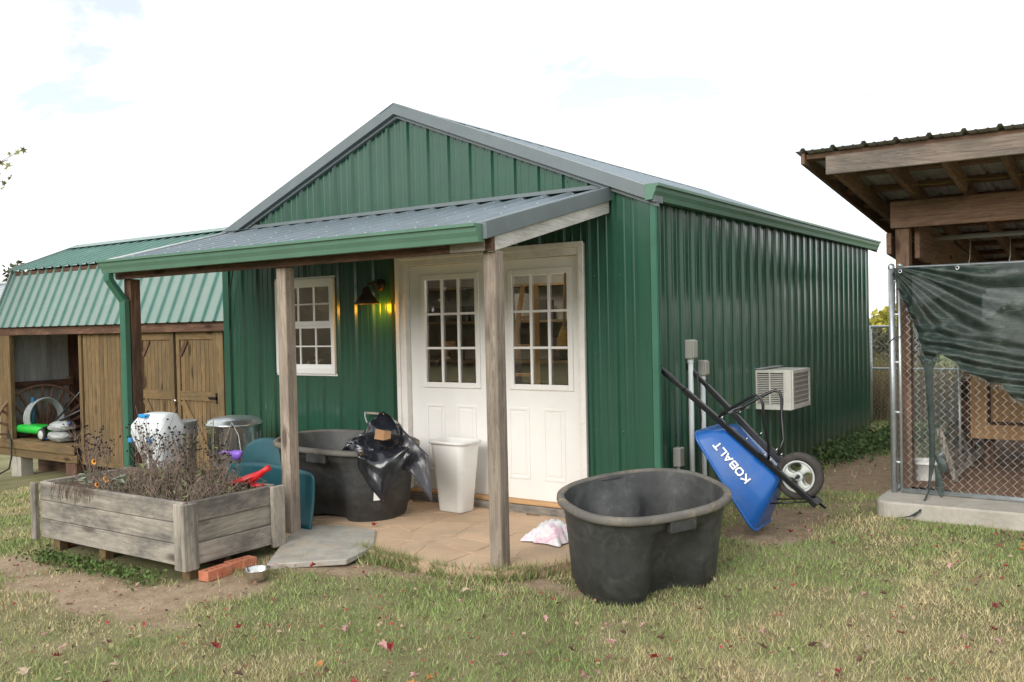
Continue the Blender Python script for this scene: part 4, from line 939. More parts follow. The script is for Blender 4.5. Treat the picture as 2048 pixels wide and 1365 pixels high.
for (xa, xb, ya, yb) in ((x1 - .075, x1 + .008, y0 - .025, y0 + .010), (x1 - .010, x1 + .025, y0 - .025, y0 + .09), (x1 - .010, x1 + .025, y1 - .09, y1 + .02), (x0 - .03, x0 + .035, y0 - .025, y0 + .010)):
    bx('corner_post', GREY['z'], pr_, xa if xa != x1 - .075 else x1 - .085, xb if xb != x1 + .008 else x1 - .0105, ya, yb, zb - .02, zt - .004, bevel=.005)
for x in (-3.70, -3.10, -2.14): bx('foot_block', TAN['z'], pr_, x - .04, x + .04, y0 + .055, y0 + .12, GZ(x, y0) - .05, zb + .1)
bx('back_skirt', BEAM['x'], pr_, x0 + .06, x1 - .06, y0 + .36, y0 + .40, -.14, zb + .05)
def soil(b):
    n = 24; g = []
    for j in range(n + 1):
        g.append([(x0 + .052 + (x1 - x0 - .104) * i / n, y0 + .052 + (y1 - y0 - .104) * j / n, .405 + .05 * float(fbm(i * .4, j * .4, 8, 3))) for i in range(n + 1)])
    b.rings(g, closed_ring=False, sm=False)
part('soil', dirtm, pr_, soil)
bx('foot_block', GREY['z'], pr_, x1 - .10, x1 - .055, y0 + .053, y0 + .10, zb, zt - .03)

def leafpoly(b, p, d, w, up=Vector((0, 0, 1)), curl=.15):
    p = Vector(p); d = Vector(d); s_ = d.cross(up)
    if s_.length < 1e-4: s_ = Vector((1, 0, 0))
    s_ = s_.normalized() * w; L_ = d.length
    a = [p, p + d * .3 + s_ * .8, p + d * .65 + s_ * .75, p + d + up * (-curl * L_), p + d * .65 - s_ * .75, p + d * .3 - s_ * .8]
    m1_, m2_ = p + d * .3 - up * w * .35, p + d * .65 - up * w * .4
    b.add(a + [m1_, m2_], [(0, 1, 6), (1, 2, 7, 6), (2, 3, 7), (3, 4, 7), (4, 5, 6, 7), (5, 0, 6)])
LF = MB()
def stems_mesh(b, hb, x, y, z, h, n, rr, spread=.30, heads=True, br=3, hr=(.005, .0095), droop=0):
    for k in range(n):
        a = rr.uniform(0, 2 * math.pi); ln = rr.uniform(.3, 1) * spread * h; hh = h * rr.uniform(.6, 1.05)
        bx0, by0 = x + rr.uniform(-.05, .05), y + rr.uniform(-.05, .05)
        pts = []
        for q in range(5):
            t_ = q / 4; pts.append((bx0 + math.cos(a) * ln * t_ ** 1.4 + rr.uniform(-.012, .012), by0 + math.sin(a) * ln * t_ ** 1.4 + rr.uniform(-.012, .012), z + hh * t_))
        b.tube(pts, [.0038, .0032, .0028, .0023, .0017], 3, cap=False)
        tips = [pts[-1]] + [Vector(pts[3]) + Vector((rr.uniform(-.04, .04), rr.uniform(-.04, .04), rr.uniform(0, .04)))]
        b.tube([pts[2], tips[1]], .0014, 3, cap=False)
        for q in range(br):
            p_ = Vector(pts[rr.choice((2, 3))]); aa = rr.uniform(0, 6.28); l2 = rr.uniform(.05, .15)
            e = p_ + Vector((math.cos(aa) * l2 * .7, math.sin(aa) * l2 * .7, l2)); b.tube([p_, p_.lerp(e, .5) + Vector((0, 0, -.01)), e], [.0022, .0018, .0014], 3, cap=False); tips.append(e)
        if heads:
            for e in tips:
                r_ = rr.uniform(*hr); hb.lathe((e[0], e[1], e[2] - r_ * .3), [(0, -r_ * .5), (r_ * .9, -r_ * .3), (r_, .3 * r_), (r_ * .6, r_), (0, r_ * 1.25)], 6)
        # withered leaf scraps
        for q in range(4):
            p_ = Vector(pts[rr.choice((1, 2, 3))]); s_ = rr.uniform(.012, .03); d1 = Vector((rr.uniform(-1, 1), rr.uniform(-1, 1), rr.uniform(-1, .4))).normalized() * s_; d2 = Vector((rr.uniform(-1, 1), rr.uniform(-1, 1), rr.uniform(-1, 1))).normalized() * s_ * .4
            b.add([p_, p_ + d1 * .5 + d2, p_ + d1, p_ + d1 * .5 - d2], [(0, 1, 2, 3)])
rr = random.Random(21)
spots = [(-3.72, -2.25, .46, 9, 'at the far left end of the planter'), (-3.50, -2.32, .40, 10, 'left of the orange flowers'), (-3.34, -2.0, .46, 8, 'in front of the downspout foot'), (-3.10, -2.15, .44, 6, 'right of the downspout foot'),
         (-2.93, -2.2, .62, 6, 'tallest, before the milky container'), (-2.74, -2.05, .50, 9, 'beside the tall green sprigs'), (-2.60, -2.25, .42, 6, 'in the middle right of the planter'), (-2.45, -2.0, .46, 5, 'in front of the trash can'), (-2.28, -2.1, .36, 5, 'at the right end by the sled')]
for i, (x, y, h, n, w_) in enumerate(spots):
    t = thing('dried_flower_plant', ('tall' if h > .45 else 'short') + ' dried plant with black seed heads, ' + w_, 'dried plant', (x, y, .43), 'dried flower plants in the planter')
    b, hb = MB(), MB(); stems_mesh(b, hb, x, y, .42, h, n, rr)
    b.build('stem', twig, t, kind='stuff'); hb.build('seed_head', seedm, t, kind='stuff')
# dense thicket of dead stalks
b = MB()
for k in range(1300):
    x = rr.gauss(-2.75, .42); y = rr.uniform(-2.52, -1.88)
    if not (x0 + .08 < x < x1 - .08): continue
    hh = rr.uniform(.03, .20) * (1.2 - .8 * abs(x + 2.8)) ; a = rr.uniform(0, 6.28); l_ = rr.uniform(.02, .12)
    p0 = Vector((x, y, .42)); p1 = p0 + Vector((math.cos(a) * l_, math.sin(a) * l_, max(.02, hh))); p2 = p1 + Vector((rr.uniform(-.05, .05), rr.uniform(-.05, .05), rr.uniform(-.05, .04)))
    b.tube([p0, p0.lerp(p1, .5) + Vector((rr.uniform(-.01, .01), rr.uniform(-.01, .01), 0)), p1, p2], [.003, .0028, .002, .0015], 3, cap=False)
    if k % 5: s_ = rr.uniform(.012, .03); b.add([p1, p1 + Vector((s_, .005, -.01)), p1 + Vector((s_ * 1.4, s_ * .6, -.02)), p1 + Vector((.004, s_, -.01))], [(0, 1, 2, 3)])
for k in range(1100):
    x = rr.gauss(-2.75, .36); y = rr.uniform(-2.45, -1.9); z = .44 + abs(rr.gauss(0, .11)) * max(.3, 1 - abs(x + 2.75) * 1.2)
    if not (x0 + .1 < x < x1 - .1): continue
    a = rr.uniform(0, 6.28); r_ = rr.uniform(.02, .05); leafpoly(LF, (x, y, z), (math.cos(a) * r_, math.sin(a) * r_, r_ * rr.uniform(-.9, .3)), r_ * .32)
LF.build('withered_leaves', simple('olive_withered_leaf', (.17, .185, .085), rough=.8, var=.5, vscale=9), None, kind='stuff', label='olive and brown withered leaves among the stems in the planter', cat='dead leaves')
b.build('dead_stem_thicket', twig, None, kind='stuff', label='tangle of dead grey brown stems filling the planter', cat='dead stems')
b = MB()
for k in range(60):
    x = rr.uniform(-3.55, -3.0); y = -2.6 + rr.uniform(-.035, .02); p0 = Vector((x, y, .49)); p1 = p0 + Vector((rr.uniform(-.05, .05), -.03, -rr.uniform(.02, .12)))
    b.tube([p0 + Vector((0, .06, .0)), p0 + Vector((0, -.02, .01)), p1], .0022, 3, cap=False)
b.build('hanging_dead_stems', twig, None, kind='stuff', label='dead stems drooping over the front edge of the planter', cat='dead stems')
def leafy(x, y, z, h, n, size, mt_, label, name='leafy_plant', group=None, big=False):
    t = thing(name, label, 'plant', (x, y, z), group)
    b, s_ = MB(), MB(); s_.tube([(x, y, z - .02), (x + .02, y, z + h * .6), (x, y + .02, z + h)], .004, 4); s_.build('stem', twig if big else leafg, t)
    for k in range(n):
        a = k * 2.4 + rr.uniform(-.3, .3); zz = z + h * (k + .5) / n; r_ = size * rr.uniform(.7, 1.1)
        leafpoly(b, (x, y, zz), (math.cos(a) * r_, math.sin(a) * r_, r_ * rr.uniform(-.3, .6)), r_ * .3)
    b.build('foliage', mt_, t)
for a in ((-3.40, -2.48, .43, .14, 14, .075, leafp, 'silvery felt leaved plant left of the orange flowers'), (-3.05, -2.42, .43, .13, 16, .08, leafp, 'silvery felt leaved plant right of the orange flowers'), (-3.62, -2.50, .43, .06, 8, .05, leafp, 'small silvery plant in the left corner of the planter')): leafy(*a, group='silver leaved plants')
for a in ((-2.92, -2.45, .43, .10, 10, .09, leafg, 'low dark green leafed plant in the middle of the planter'), (-2.72, -2.1, .43, .42, 16, .075, leafg, 'tall leggy green plant in front of the trash can', 'leafy_plant', None, True), (-2.55, -2.3, .43, .13, 8, .075, leafg, 'green heart leafed sprig near the right of the thicket'), (-2.62, -1.95, .43, .50, 14, .06, simple('yellowed_leaf', (.30, .27, .07), rough=.7, var=.3), 'yellowing plant standing in front of the shed door latch', 'leafy_plant', None, True)): leafy(*a)
for i, (x, y, z, s_, w_) in enumerate(((-3.40, -2.40, .635, 1.0, 'highest orange petalled flower in the planter'), (-3.15, -2.46, .535, 1.25, 'largest orange flower with a black centre in the planter'), (-3.20, -2.5, .495, .9, 'lowest drooping orange flower in the planter'))):
    t = thing('orange_flower', w_, 'flower', (x, y, .43), 'orange coneflowers')
    part('stem', leafg, t, lambda b: b.tube([(x + .02, y + .03, .42), (x, y + .01, z)], .0025, 4))
    b = MB()
    for k in range(10):
        a = 2 * math.pi * k / 10 + .2; r_ = .028 * s_
        leafpoly(b, (x + math.cos(a) * .008, y - .003, z + math.sin(a) * .006), (math.cos(a) * r_, -.010, math.sin(a) * r_ * .6), .007 * s_, Vector((0, -1, .3)).normalized())
    b.build('petals', petal, t); part('centre', seedm, t, lambda b: b.lathe((x, y - .006, z), [(0, -.006), (.010 * s_, 0), (.006, .010), (0, .012)], 8))

# ---- red hand tool, bricks, bowl, carrier bag
rt = thing('red_hand_scoop', 'bright red plastic hand scoop resting on the right corner of the planter', 'hand scoop', (-2.2, -1.9, .48))
part('scoop_blade', redpl, rt, lambda b: b.rings([[(-2.46 + .27 * t_ , -1.98 + .10 * t_ + w_ * u, .425 + .10 * t_ + .035 * (1 - u * u) + .015) for u in (-1, -.5, 0, .5, 1)] for t_, w_ in ((0, .02), (.25, .05), (.7, .06), (1, .045))], closed_ring=False), solid=.012)
part('scoop_handle', redpl, rt, lambda b: b.tube([(-2.28, -1.92, .50), (-2.20, -1.90, .535), (-2.13, -1.88, .585), (-2.09, -1.87, .61)], [.030, .026, .020, .022], 10))
part('scoop_grip', redpl, rt, lambda b: b.tube([(-2.24, -1.90, .475), (-2.15, -1.88, .475)], [.02, .014], 8))
for i, (x, y, a, lab) in enumerate(((-1.985, -2.43, 5, 'orange cored brick at the front foot of the planter'), (-2.00, -2.215, -3, 'redder cored brick end to end behind the front brick'), (-3.80, -2.42, 80, 'brick half hidden under the left end of the planter'))):
    t = thing('brick', lab, 'brick', (x, y, GZ(x, y)), 'loose bricks by the planter'); zz = GZ(x, y) - .008
    M = Matrix.Translation((x, y, zz)) @ Matrix.Rotation(math.radians(a), 4, 'Z')
    b = MB(); H = [(-.065, 0), (-.022, 0), (.022, 0), (.065, 0)]
    # body split round three core holes: long rails plus bridges
    b.box(-.045, -.014, -.1, .1, 0, .062); b.box(.014, .045, -.1, .1, 0, .062)
    for (ya, yb) in ((-.1, -.078), (-.052, -.034), (-.008, .008), (.034, .052), (.078, .1)): b.box(-.014, .014, ya, yb, 0, .062)
    b.xf(M); t['x'] = 0; b.build('clay_body', brickm, t, bevel=.0)
    part('core_floor', dirtm, t, lambda q: q.box(-.013, .013, -.09, .09, .0, .035).xf(M))
    del t['x']
bw = thing('steel_bowl', 'shiny stainless steel dog bowl on the grass by the bricks', 'bowl', (-1.66, -2.36, 0))
part('bowl_shell', steel, bw, lambda b: b.lathe((-1.66, -2.36, GZ(-1.66, -2.36) - .012), [(0, .004), (.04, .0), (.062, .02), (.078, .05), (.084, .078), (.088, .082), (.086, .085), (.080, .080), (.073, .05), (.056, .022), (.035, .008), (0, .008)], 40))
cb = thing('carrier_bag', 'crumpled white plastic carrier bag with pink print on the patio', 'plastic bag', (-.46, -.78, .06))
def cbag(b):
    n = 22; g = []
    for j in range(n + 1):
        row = []
        for i in range(n + 1):
            u, v = i / n * 2 - 1, j / n * 2 - 1
            r_ = max(abs(u), abs(v)); q = float(fbm(u * 2.2 + 5, v * 2.2, 31, 4)); q2 = abs(float(fbm(u * 4.4, v * 4.4, 37, 3)) - .5) * 2
            x = -.41 + u * .15 * (.7 + .6 * q) + v * .03; y = -.78 + v * .13 * (.65 + .7 * q) 
            row.append((x, y, .062 + (1 - r_ ** 3) * (.02 + .08 * q + .09 * (1 - q2)) * (1 - r_ * .35)))
        g.append(row)
    b.rings(g, closed_ring=False, sm=True)
part('bag_film', bagwht, cb, cbag)
part('bag_handle', bagwht, cb, lambda b: drape(b, lambda u, v: Vector((-.52, -.72, .10)).lerp(Vector((-.66, -.64, .068)), v) + Vector((.02, .05, .0)) * (u - .5), (0, 0, .5), (1, 0, 0), 5, 8, .02, 3))
# ---- two small stones and scraps by the sill
for i, (x, y) in enumerate(((-1.35, -.13), (-1.05, -.14), (-2.25, -.14))):
    MB().tube([(x, y, .06), (x + .06, y - .01, .072), (x + .12, y + .005, .062)], [.006, .010, .004], 5).build('twig', twig, None, label=['dark twig lying along the door sill behind the post', 'second dark twig along the sill, nearer the tank', 'dark twig at the sill between tank and bin'][i], cat='twig', group='twigs by the sill')

# ================================================================== WHEELBARROW (leaning upside down on the wall)
wh = thing('wheelbarrow', 'bright blue wheelbarrow tipped up on its nose against the green side wall', 'wheelbarrow', (0, 0, 0))
WM = Matrix(((.739, .052, -.672, .656), (.035, -.998, -.038, .402), (-.673, .005, -.740, .658), (0, 0, 0, 1)))
wx_, wy_, wz_ = Vector((.739, .035, -.673)).normalized(), None, Vector((-.672, -.038, -.74))
wz_ = (wz_ - wx_ * wz_.dot(wx_)).normalized(); wy_ = wz_.cross(wx_)
WM = Matrix.Identity(4)
for i in range(3): WM[i][0] = wx_[i]; WM[i][1] = wy_[i]; WM[i][2] = wz_[i]
WM.translation = Vector((.656, .402, .653)); wh.matrix_world = WM
wl = dict(local=True)
for s_ in (-1, 1):
    part('rail', blackm, wh, lambda b: (b.bar((-.62, s_ * .245, 0), (.584, s_ * .055, 0), .042, .040), b.bar((-.62, s_ * .245, 0), (-.80, s_ * .268, .0), .032, .032)), bevel=.006, **wl)
    part('handle_grip', blackm, wh, lambda b: b.bar((-.72, s_ * .256, .0), (-.865, s_ * .272, .0), .040, .042), bevel=.01, **wl)
# tray: rings from floor (on the rails) to the rim
def tray(b):
    def rg(xa, xb, w0, w1, z, r_=.05, n=6):
        out = []
        for (cx_, cy_, a0, ww) in ((xb - r_, w1 - r_, 0, 0), (xa + r_, w0 - r_, 90, 0), (xa + r_, -(w0 - r_), 180, 0), (xb - r_, -(w1 - r_), 270, 0)):
            for k in range(n): t_ = math.radians(a0 + 90 * k / (n - 1)); out.append((cx_ + r_ * math.cos(t_), cy_ + r_ * math.sin(t_), z))
        return out
    def tilt(r0, za, zb2):  # rim rises from the handle end to the nose
        xs_ = [p[0] for p in r0]; a, c = min(xs_), max(xs_)
        return [(x, y, za + (zb2 - za) * (x - a) / (c - a)) for x, y, _ in r0]
    rs_ = [tilt(rg(-.20, .27, .17, .13, 0, .05), .028, .03), tilt(rg(-.235, .31, .205, .165, 0, .06), .035, .05), tilt(rg(-.30, .385, .265, .21, 0, .07), .11, .24), tilt(rg(-.345, .44, .305, .245, 0, .08), .175, .415)]
    inn = [[(x * .985, y * .975, z + .006) for x, y, z in r] for r in rs_[::-1]]
    b.rings(rs_, caps=(True, False)); b.rings(inn, caps=(False, True))
    return rs_[-1]
b = MB(); rim = tray(b); b.build('tray', blue, wh, local=True)
MB().tube([Vector(p) + Vector((0, 0, .0)) for p in rim], .011, 8, closed=True).build('tray_rim', blue, wh, local=True)
# legs: bent tube loops with a cross brace
for s_ in (-1, 1):
    part('leg', blackm, wh, lambda b: b.tube([(-.30, s_ * .20, -.01), (-.30, s_ * .21, -.06), (-.225, s_ * .235, -.29), (-.20, s_ * .25, -.345), (-.165, s_ * .25, -.355), (-.12, s_ * .25, -.33), (-.04, s_ * .24, -.24), (.10, s_ * .20, -.12), (.16, s_ * .125, -.02)], .011, 8), **wl)
    part('leg_bracket', blackm, wh, lambda b: b.bar((.08, s_ * .155, -.022), (.20, s_ * .125, -.022), .035, .012), **wl)
    part('tray_brace', blackm, wh, lambda b: b.tube([(.56, s_ * .06, .01), (.34, s_ * .10, .26)], .006, 6), **wl)
    for xx in (-.28, -.05, .12, .17): part('bolt', steel, wh, lambda b: b.tube([(xx, s_ * (.215 - .16 * (xx + .28)), -.018), (xx, s_ * (.215 - .16 * (xx + .28)), -.05)], .005, 6), **wl)
part('cross_brace', blackm, wh, lambda b: (b.bar((-.27, -.24, -.10), (-.27, .24, -.10), .03, .008), b.tube([(-.30, -.21, -.04), (-.24, 0, -.16), (-.30, .21, -.04)], .008, 6)), **wl)
part('nose_bracket', blackm, wh, lambda b: (b.bar((.585, -.085, 0), (.585, .085, 0), .05, .040), b.bar((.60, -.10, .02), (.66, -.06, .0), .02, .02)), bevel=.004, **wl)
wc = Vector((.38, 0, -.056)); Rw = .172
def ringxz(r_, y, n=48, cx=0): return [(wc.x + cx + r_ * math.cos(2 * math.pi * k / n), wc.y + y, wc.z + r_ * math.sin(2 * math.pi * k / n)) for k in range(n)]
whl = part('wheel', rubber, wh, lambda b: b.rings([ringxz(.118, -.030), ringxz(.13, -.042), ringxz(.15, -.044), ringxz(.165, -.036), ringxz(Rw, -.02), ringxz(Rw + .002, -.004), ringxz(Rw - .003, -.003), ringxz(Rw - .003, .003), ringxz(Rw + .002, .004), ringxz(Rw, .02), ringxz(.165, .036), ringxz(.15, .044), ringxz(.13, .042), ringxz(.118, .030)]), local=True)
def hub(b):
    for s_ in (1, -1):
        n = 48; rs_ = [ringxz(.118, s_ * .040), ringxz(.108, s_ * .038), ringxz(.100, s_ * .028)]
        b.rings(rs_); b.rings([ringxz(.036, s_ * .030), ringxz(.030, s_ * .040), ringxz(.016, s_ * .042)]); 
        for k in range(3):                                        # three broad spokes
            a0 = 2 * math.pi * k / 3 + .5; q = []
            for (r_, w_) in ((.030, .62), (.05, .36), (.075, .34), (.092, .46), (.101, .62)):
                for t_ in (-w_, -w_ * .4, 0, w_ * .4, w_): q.append((wc.x + r_ * math.cos(a0 + t_), s_ * (.038 - .10 * abs(t_) * (.05) - (.005 if r_ > .09 else 0)), wc.z + r_ * math.sin(a0 + t_)))
            b.add(q, [(i * 5 + j, i * 5 + j + 1, i * 5 + j + 6, i * 5 + j + 5) for i in range(4) for j in range(4)], True)
part('hub', hubm, whl, hub, local=True, solid=.004)
part('axle', blackm, wh, lambda b: b.tube([wc + Vector((0, -.10, 0)), wc + Vector((0, .10, 0))], .010, 8), **wl)
for s_ in (-1, 1): part('axle_bracket', blackm, wh, lambda b: b.bar(wc + Vector((0, s_ * .088, 0)), (wc.x, s_ * .088, -.005), .03, .006, (1, 0, 0)), **wl)
# white lettering on the tray side facing the camera
# side plane between floor edge and rim, on +y
pA, pB = Vector((-.235, .205, .035)), Vector((.20, .165, .045)); pC, pD = Vector((-.30, .265, .11)), Vector((.33, .21, .24))
ex = (pD - pC + pB - pA).normalized(); eup = ((pC + pD) - (pA + pB)).normalized(); eup = (eup - ex * eup.dot(ex)).normalized(); en = ex.cross(eup)
if en.y < 0: en = -en
TM = Matrix.Identity(4); tx = ex; ty = eup; tn = tx.cross(ty)
if tn.y < 0: tx = -tx; tn = tx.cross(ty)
for i in range(3): TM[i][0] = tx[i]; TM[i][1] = ty[i]; TM[i][2] = tn[i]
cpos = (Vector((-.25, .285, .145)) + Vector((.36, .225, .28))) / 2
TM.translation = Vector((-.01, .2495, .148)) + tn * .004
def letters(b, word, h=.056, st=.0145, gap=.014):
    G_ = {'K': (.050, [((0, 0), (0, 1)), ((.0, .42), (.9, 1)), ((.25, .58), (.95, 0))]), 'O': (.052, [((.22, 0), (.78, 0)), ((.78, 0), (1, .25)), ((1, .25), (1, .75)), ((1, .75), (.78, 1)), ((.78, 1), (.22, 1)), ((.22, 1), (0, .75)), ((0, .75), (0, .25)), ((0, .25), (.22, 0))]),
          'B': (.044, [((0, 0), (0, 1)), ((0, 0), (.78, 0)), ((0, .53), (.78, .53)), ((0, 1), (.74, 1)), ((.78, 0), (1, .14)), ((1, .14), (1, .40)), ((1, .40), (.78, .53)), ((.78, .53), (.94, .66)), ((.94, .66), (.94, .88)), ((.94, .88), (.74, 1))]),
          'A': (.052, [((0, 0), (.5, 1)), ((.5, 1), (1, 0)), ((.2, .3), (.8, .3))]), 'L': (.038, [((0, 1), (0, 0)), ((0, 0), (1, 0))]), 'T': (.044, [((0, 1), (1, 1)), ((.5, 1), (.5, 0))])}
    tot = sum(G_[c][0] + gap + st * .6 for c in word) - gap; x = -tot / 2; k = 0
    for c in word:
        w_, st_ = G_[c]
        for (p0, p1) in st_:
            P0 = Vector((x + p0[0] * w_, (p0[1] - .5) * h, .0)); P1 = Vector((x + p1[0] * w_, (p1[1] - .5) * h, .0)); d_ = (P1 - P0).normalized() * st * .42; k += 1
            b.bar(P0 - d_, P1 + d_, .002 + .00003 * k, st, (-d_.y, d_.x, 0))
        x += w_ + gap + st * .6
lb = MB(); letters(lb, 'KOBALT', h=.050, st=.0125, gap=.012); lb.xf(Matrix.Scale(.92, 4)); lb.xf(TM)
fo = lb.build('lettering', simple('white_print', (.85, .85, .86), rough=.4, var=.02), wh, local=True)

# ================================================================== DOG KENNEL with roof
kn = thing('kennel_shelter', 'open timber kennel shelter with a sloping metal roof on a concrete slab', 'kennel shelter', (1.3, 1.9, 0))
curb = [(1.24, 1.60), (1.27, 1.50), (1.34, 1.455), (6.5, 1.44), (6.5, 1.99), (1.24, 1.99)]
part('concrete_curb', conc, kn, lambda b: b.prism(curb, -.06, .105), bevel=.015)
part('side_curb', conc, kn, lambda b: b.prism([(1.24, 1.99), (1.40, 1.99), (1.40, 6.9), (1.24, 6.9)], -.06, .10), bevel=.015)
kd = simple('kennel_dirt', (.19, .105, .06), rough=.95, var=.35, vscale=8, bump=.8, bscale=45, dirt=(.30, .20, .12), dirt_amt=.5)
def kfloor(b):
    b.rings([[(1.40 + i * .1, 1.985 + j * .1, .11 + .05 * float(fbm(i * .35, j * .35, 6, 3))) for i in range(52)] for j in range(50)], closed_ring=False)
part('dirt_floor', kd, kn, kfloor)
def zr(y): return 2.885 - .113 * (y - 1.1)
kx1 = 6.2; nk = Vector((0, .113, 1)).normalized()
for a0, a1 in frange(.80, kx1, .9144):
    part('roof_panel', galv_dull, kn, lambda b: sheet(b, ribs(a0, a1, .86, h=.022), lambda q: (q, 1.0, zr(1.0)), lambda q: (q, 7.4, zr(7.4)), nk))
for k, y in enumerate((1.14, 1.75, 2.35, 2.95, 3.55, 4.15, 4.75, 5.35, 5.95, 6.55, 7.15)):
    part('purlin', BROWN['x'], kn, lambda b: b.add([(x, y + dy, zr(y + dy) - dz) for x in (.86, kx1) for dy, dz in ((-.045, .043), (.045, .043), (.045, .004), (-.045, .004))], [(0, 1, 2, 3), (7, 6, 5, 4), (0, 4, 5, 1), (1, 5, 6, 2), (2, 6, 7, 3), (3, 7, 4, 0)]), bevel=.003)
for k in range(13):
    x = 1.06 + .385 * k
    part('rafter', BROWN['y'], kn, lambda b: b.add([(x + dx, y, zr(y) - dz) for y in (1.10, 7.3) for dx, dz in ((0, .185), (.04, .185), (.04, .045), (0, .045))], [(0, 1, 2, 3), (7, 6, 5, 4), (0, 4, 5, 1), (1, 5, 6, 2), (2, 6, 7, 3), (3, 7, 4, 0)]), bevel=.003)
bx('fascia_board', wood('fascia_wood', 'x', (.09, .07, .055), (.20, .16, .13), (.30, .25, .21)), kn, 1.02, kx1, 1.055, 1.096, 2.70, 2.845, bevel=.004)
part('barge_board', BROWN['y'], kn, lambda b: b.add([(x, y, zr(y) - dz) for y in (1.05, 7.35) for x, dz in ((.83, .09), (.86, .09), (.86, .003), (.83, .003))], [(0, 1, 2, 3), (7, 6, 5, 4), (0, 4, 5, 1), (1, 5, 6, 2), (2, 6, 7, 3), (3, 7, 4, 0)]), bevel=.003)
bx('cross_beam', BROWN['x'], kn, 1.28, kx1, 2.055, 2.095, 2.335, 2.56, bevel=.004)
bx('cross_beam', BROWN['x'], kn, 1.28, kx1, 6.5, 6.54, 1.90, 2.08, bevel=.004)
for (x, y, zt_) in ((1.365, 2.155, 2.56), (4.0, 2.155, 2.56), (1.365, 6.44, 2.08), (2.9, 6.44, 2.08), (4.6, 6.44, 2.08)):
    bx('timber_post', BROWN['z'], kn, x - .055, x + .055, y - .058, y + .058, .05, zt_ - .001, bevel=.005)
part('side_girder', BROWN['y'], kn, lambda b: b.add([(x, y, zz - .09 * (y - 2.1)) for y in (2.10, 7.0) for x, zz in ((1.235, 2.12), (1.275, 2.12), (1.275, 2.30), (1.235, 2.30))], [(0, 1, 2, 3), (7, 6, 5, 4), (0, 4, 5, 1), (1, 5, 6, 2), (2, 6, 7, 3), (3, 7, 4, 0)]), bevel=.003)
part('side_girder', BROWN['y'], kn, lambda b: b.add([(x, y, zz - .06 * (y - 2.2)) for y in (2.22, 6.38) for x, zz in ((1.44, 2.08), (1.48, 2.08), (1.48, 2.42), (1.44, 2.42))], [(0, 1, 2, 3), (7, 6, 5, 4), (0, 4, 5, 1), (1, 5, 6, 2), (2, 6, 7, 3), (3, 7, 4, 0)]), bevel=.003)
MB().tube([(1.42, 2.9, 2.29), (4.6, 2.9, 2.295)], .022, 8).build('pvc_pipe', pvc, None, label='white pvc pipe strung under the kennel roof', cat='pipe')
for i, x in enumerate((1.77, 2.09, 2.5)):
    MB().tube([(x, 2.98, 2.30), (x + .005, 2.9, 2.1), (x, 2.7, 1.9)], .005, 5).build('hanging_cord', twinem, None, label=['pale cord hanging from the white pipe, nearest the timber post', 'pale cord hanging from the white pipe at the picture edge', 'pale cord hanging from the pipe further along'][i], cat='cord', group='cords on the pipe')
yel = simple('yellow_wire', (.35, .28, .07), rough=.6)
for i, y in enumerate((1.85,)):
    MB().tube([(1.5 + .1 * k, y, zr(y) - .14 - .012 * math.sin(k * math.pi / 4) ** 2) for k in range(26)], .0025, 4).build('yellow_wire', yel, None, label='thin yellow wire looped between the kennel rafters', cat='wire')

def chainlink(b, P, U, w, h, pitch=.032, r=.0020):
    """interlocked zigzag wires: neighbours meet and form diamonds"""
    P = Vector(P); U = Vector(U).normalized(); Nn = U.cross(Vector((0, 0, 1)))
    nz = int(h / pitch); n = int(w / pitch)
    for i in range(n):
        pts = []
        for k in range(nz + 1):
            hi = (k + i) % 2
            pts.append(P + U * (pitch * (i + hi)) + Vector((0, 0, k * pitch)) + Nn * (.003 if (k % 2) else -.003))
        b.tube(pts, r, 3, cap=False)
def panel(name, label, P, U, w, z0, z1, mids=(), group=None, pr=.0205, mr_=.0020):
    U = Vector(U).normalized(); P = Vector(P); t = thing(name, label, 'fence panel', P, group); q = lambda u, z: P + U * u + Vector((0, 0, z - P.z))
    part('frame_rail', galv, t, lambda b: b.tube([q(0, z0), q(w, z0)], pr, 10)); part('frame_rail', galv, t, lambda b: b.tube([q(0, z1), q(w, z1)], pr * .8, 10))
    part('frame_post', galv, t, lambda b: b.tube([q(0, z0), q(0, z1)], pr * .62, 10)); part('frame_post', galv, t, lambda b: b.tube([q(w, z0), q(w, z1)], pr, 10))
    for z in mids: part('tie_band', galv, t, lambda b: b.tube([q(-.062, z), q(.01, z)], .012, 8))
    b = MB(); chainlink(b, q(.02, z0 + .01), U, w - .04, z1 - z0 - .02, r=mr_); b.build('chain_link_mesh', galv, t, kind='stuff')
    return t
fp = panel('chain_link_panel', 'front chain link kennel panel half covered by torn shade cloth', (1.375, 1.90, .13), (1, 0, 0), 3.0, .125, 1.985, (.36, .78, 1.20, 1.60, 1.88))
panel('chain_link_panel', 'side chain link kennel panel running back beside the timber post', (1.315, 1.97, .13), (0, 1, 0), 4.3, .125, 1.98, mr_=.0011)
t = thing('steel_fence_post', 'round galvanised corner post at the left end of the kennel front', 'fence post', (1.315, 1.90, 0))
part('tube', galv, t, lambda b: b.tube([(1.315, 1.90, .06), (1.315, 1.90, 1.99)], .0245, 14)); part('cap', galv, t, lambda b: b.lathe((1.315, 1.90, 1.985), [(.028, 0), (.028, .02), (.02, .038), (0, .045)], 14))
part('cap_ball', galv, t, lambda b: b.lathe((1.385, 1.90, 1.99), [(.0, 0), (.022, .01), (.024, .025), (.0, .04)], 12))
part('tie_wire', hosem, t, lambda b: b.tube([(1.29, 1.875, 1.36), (1.33, 1.87, 1.40), (1.40, 1.87, 1.42)], .004, 5))

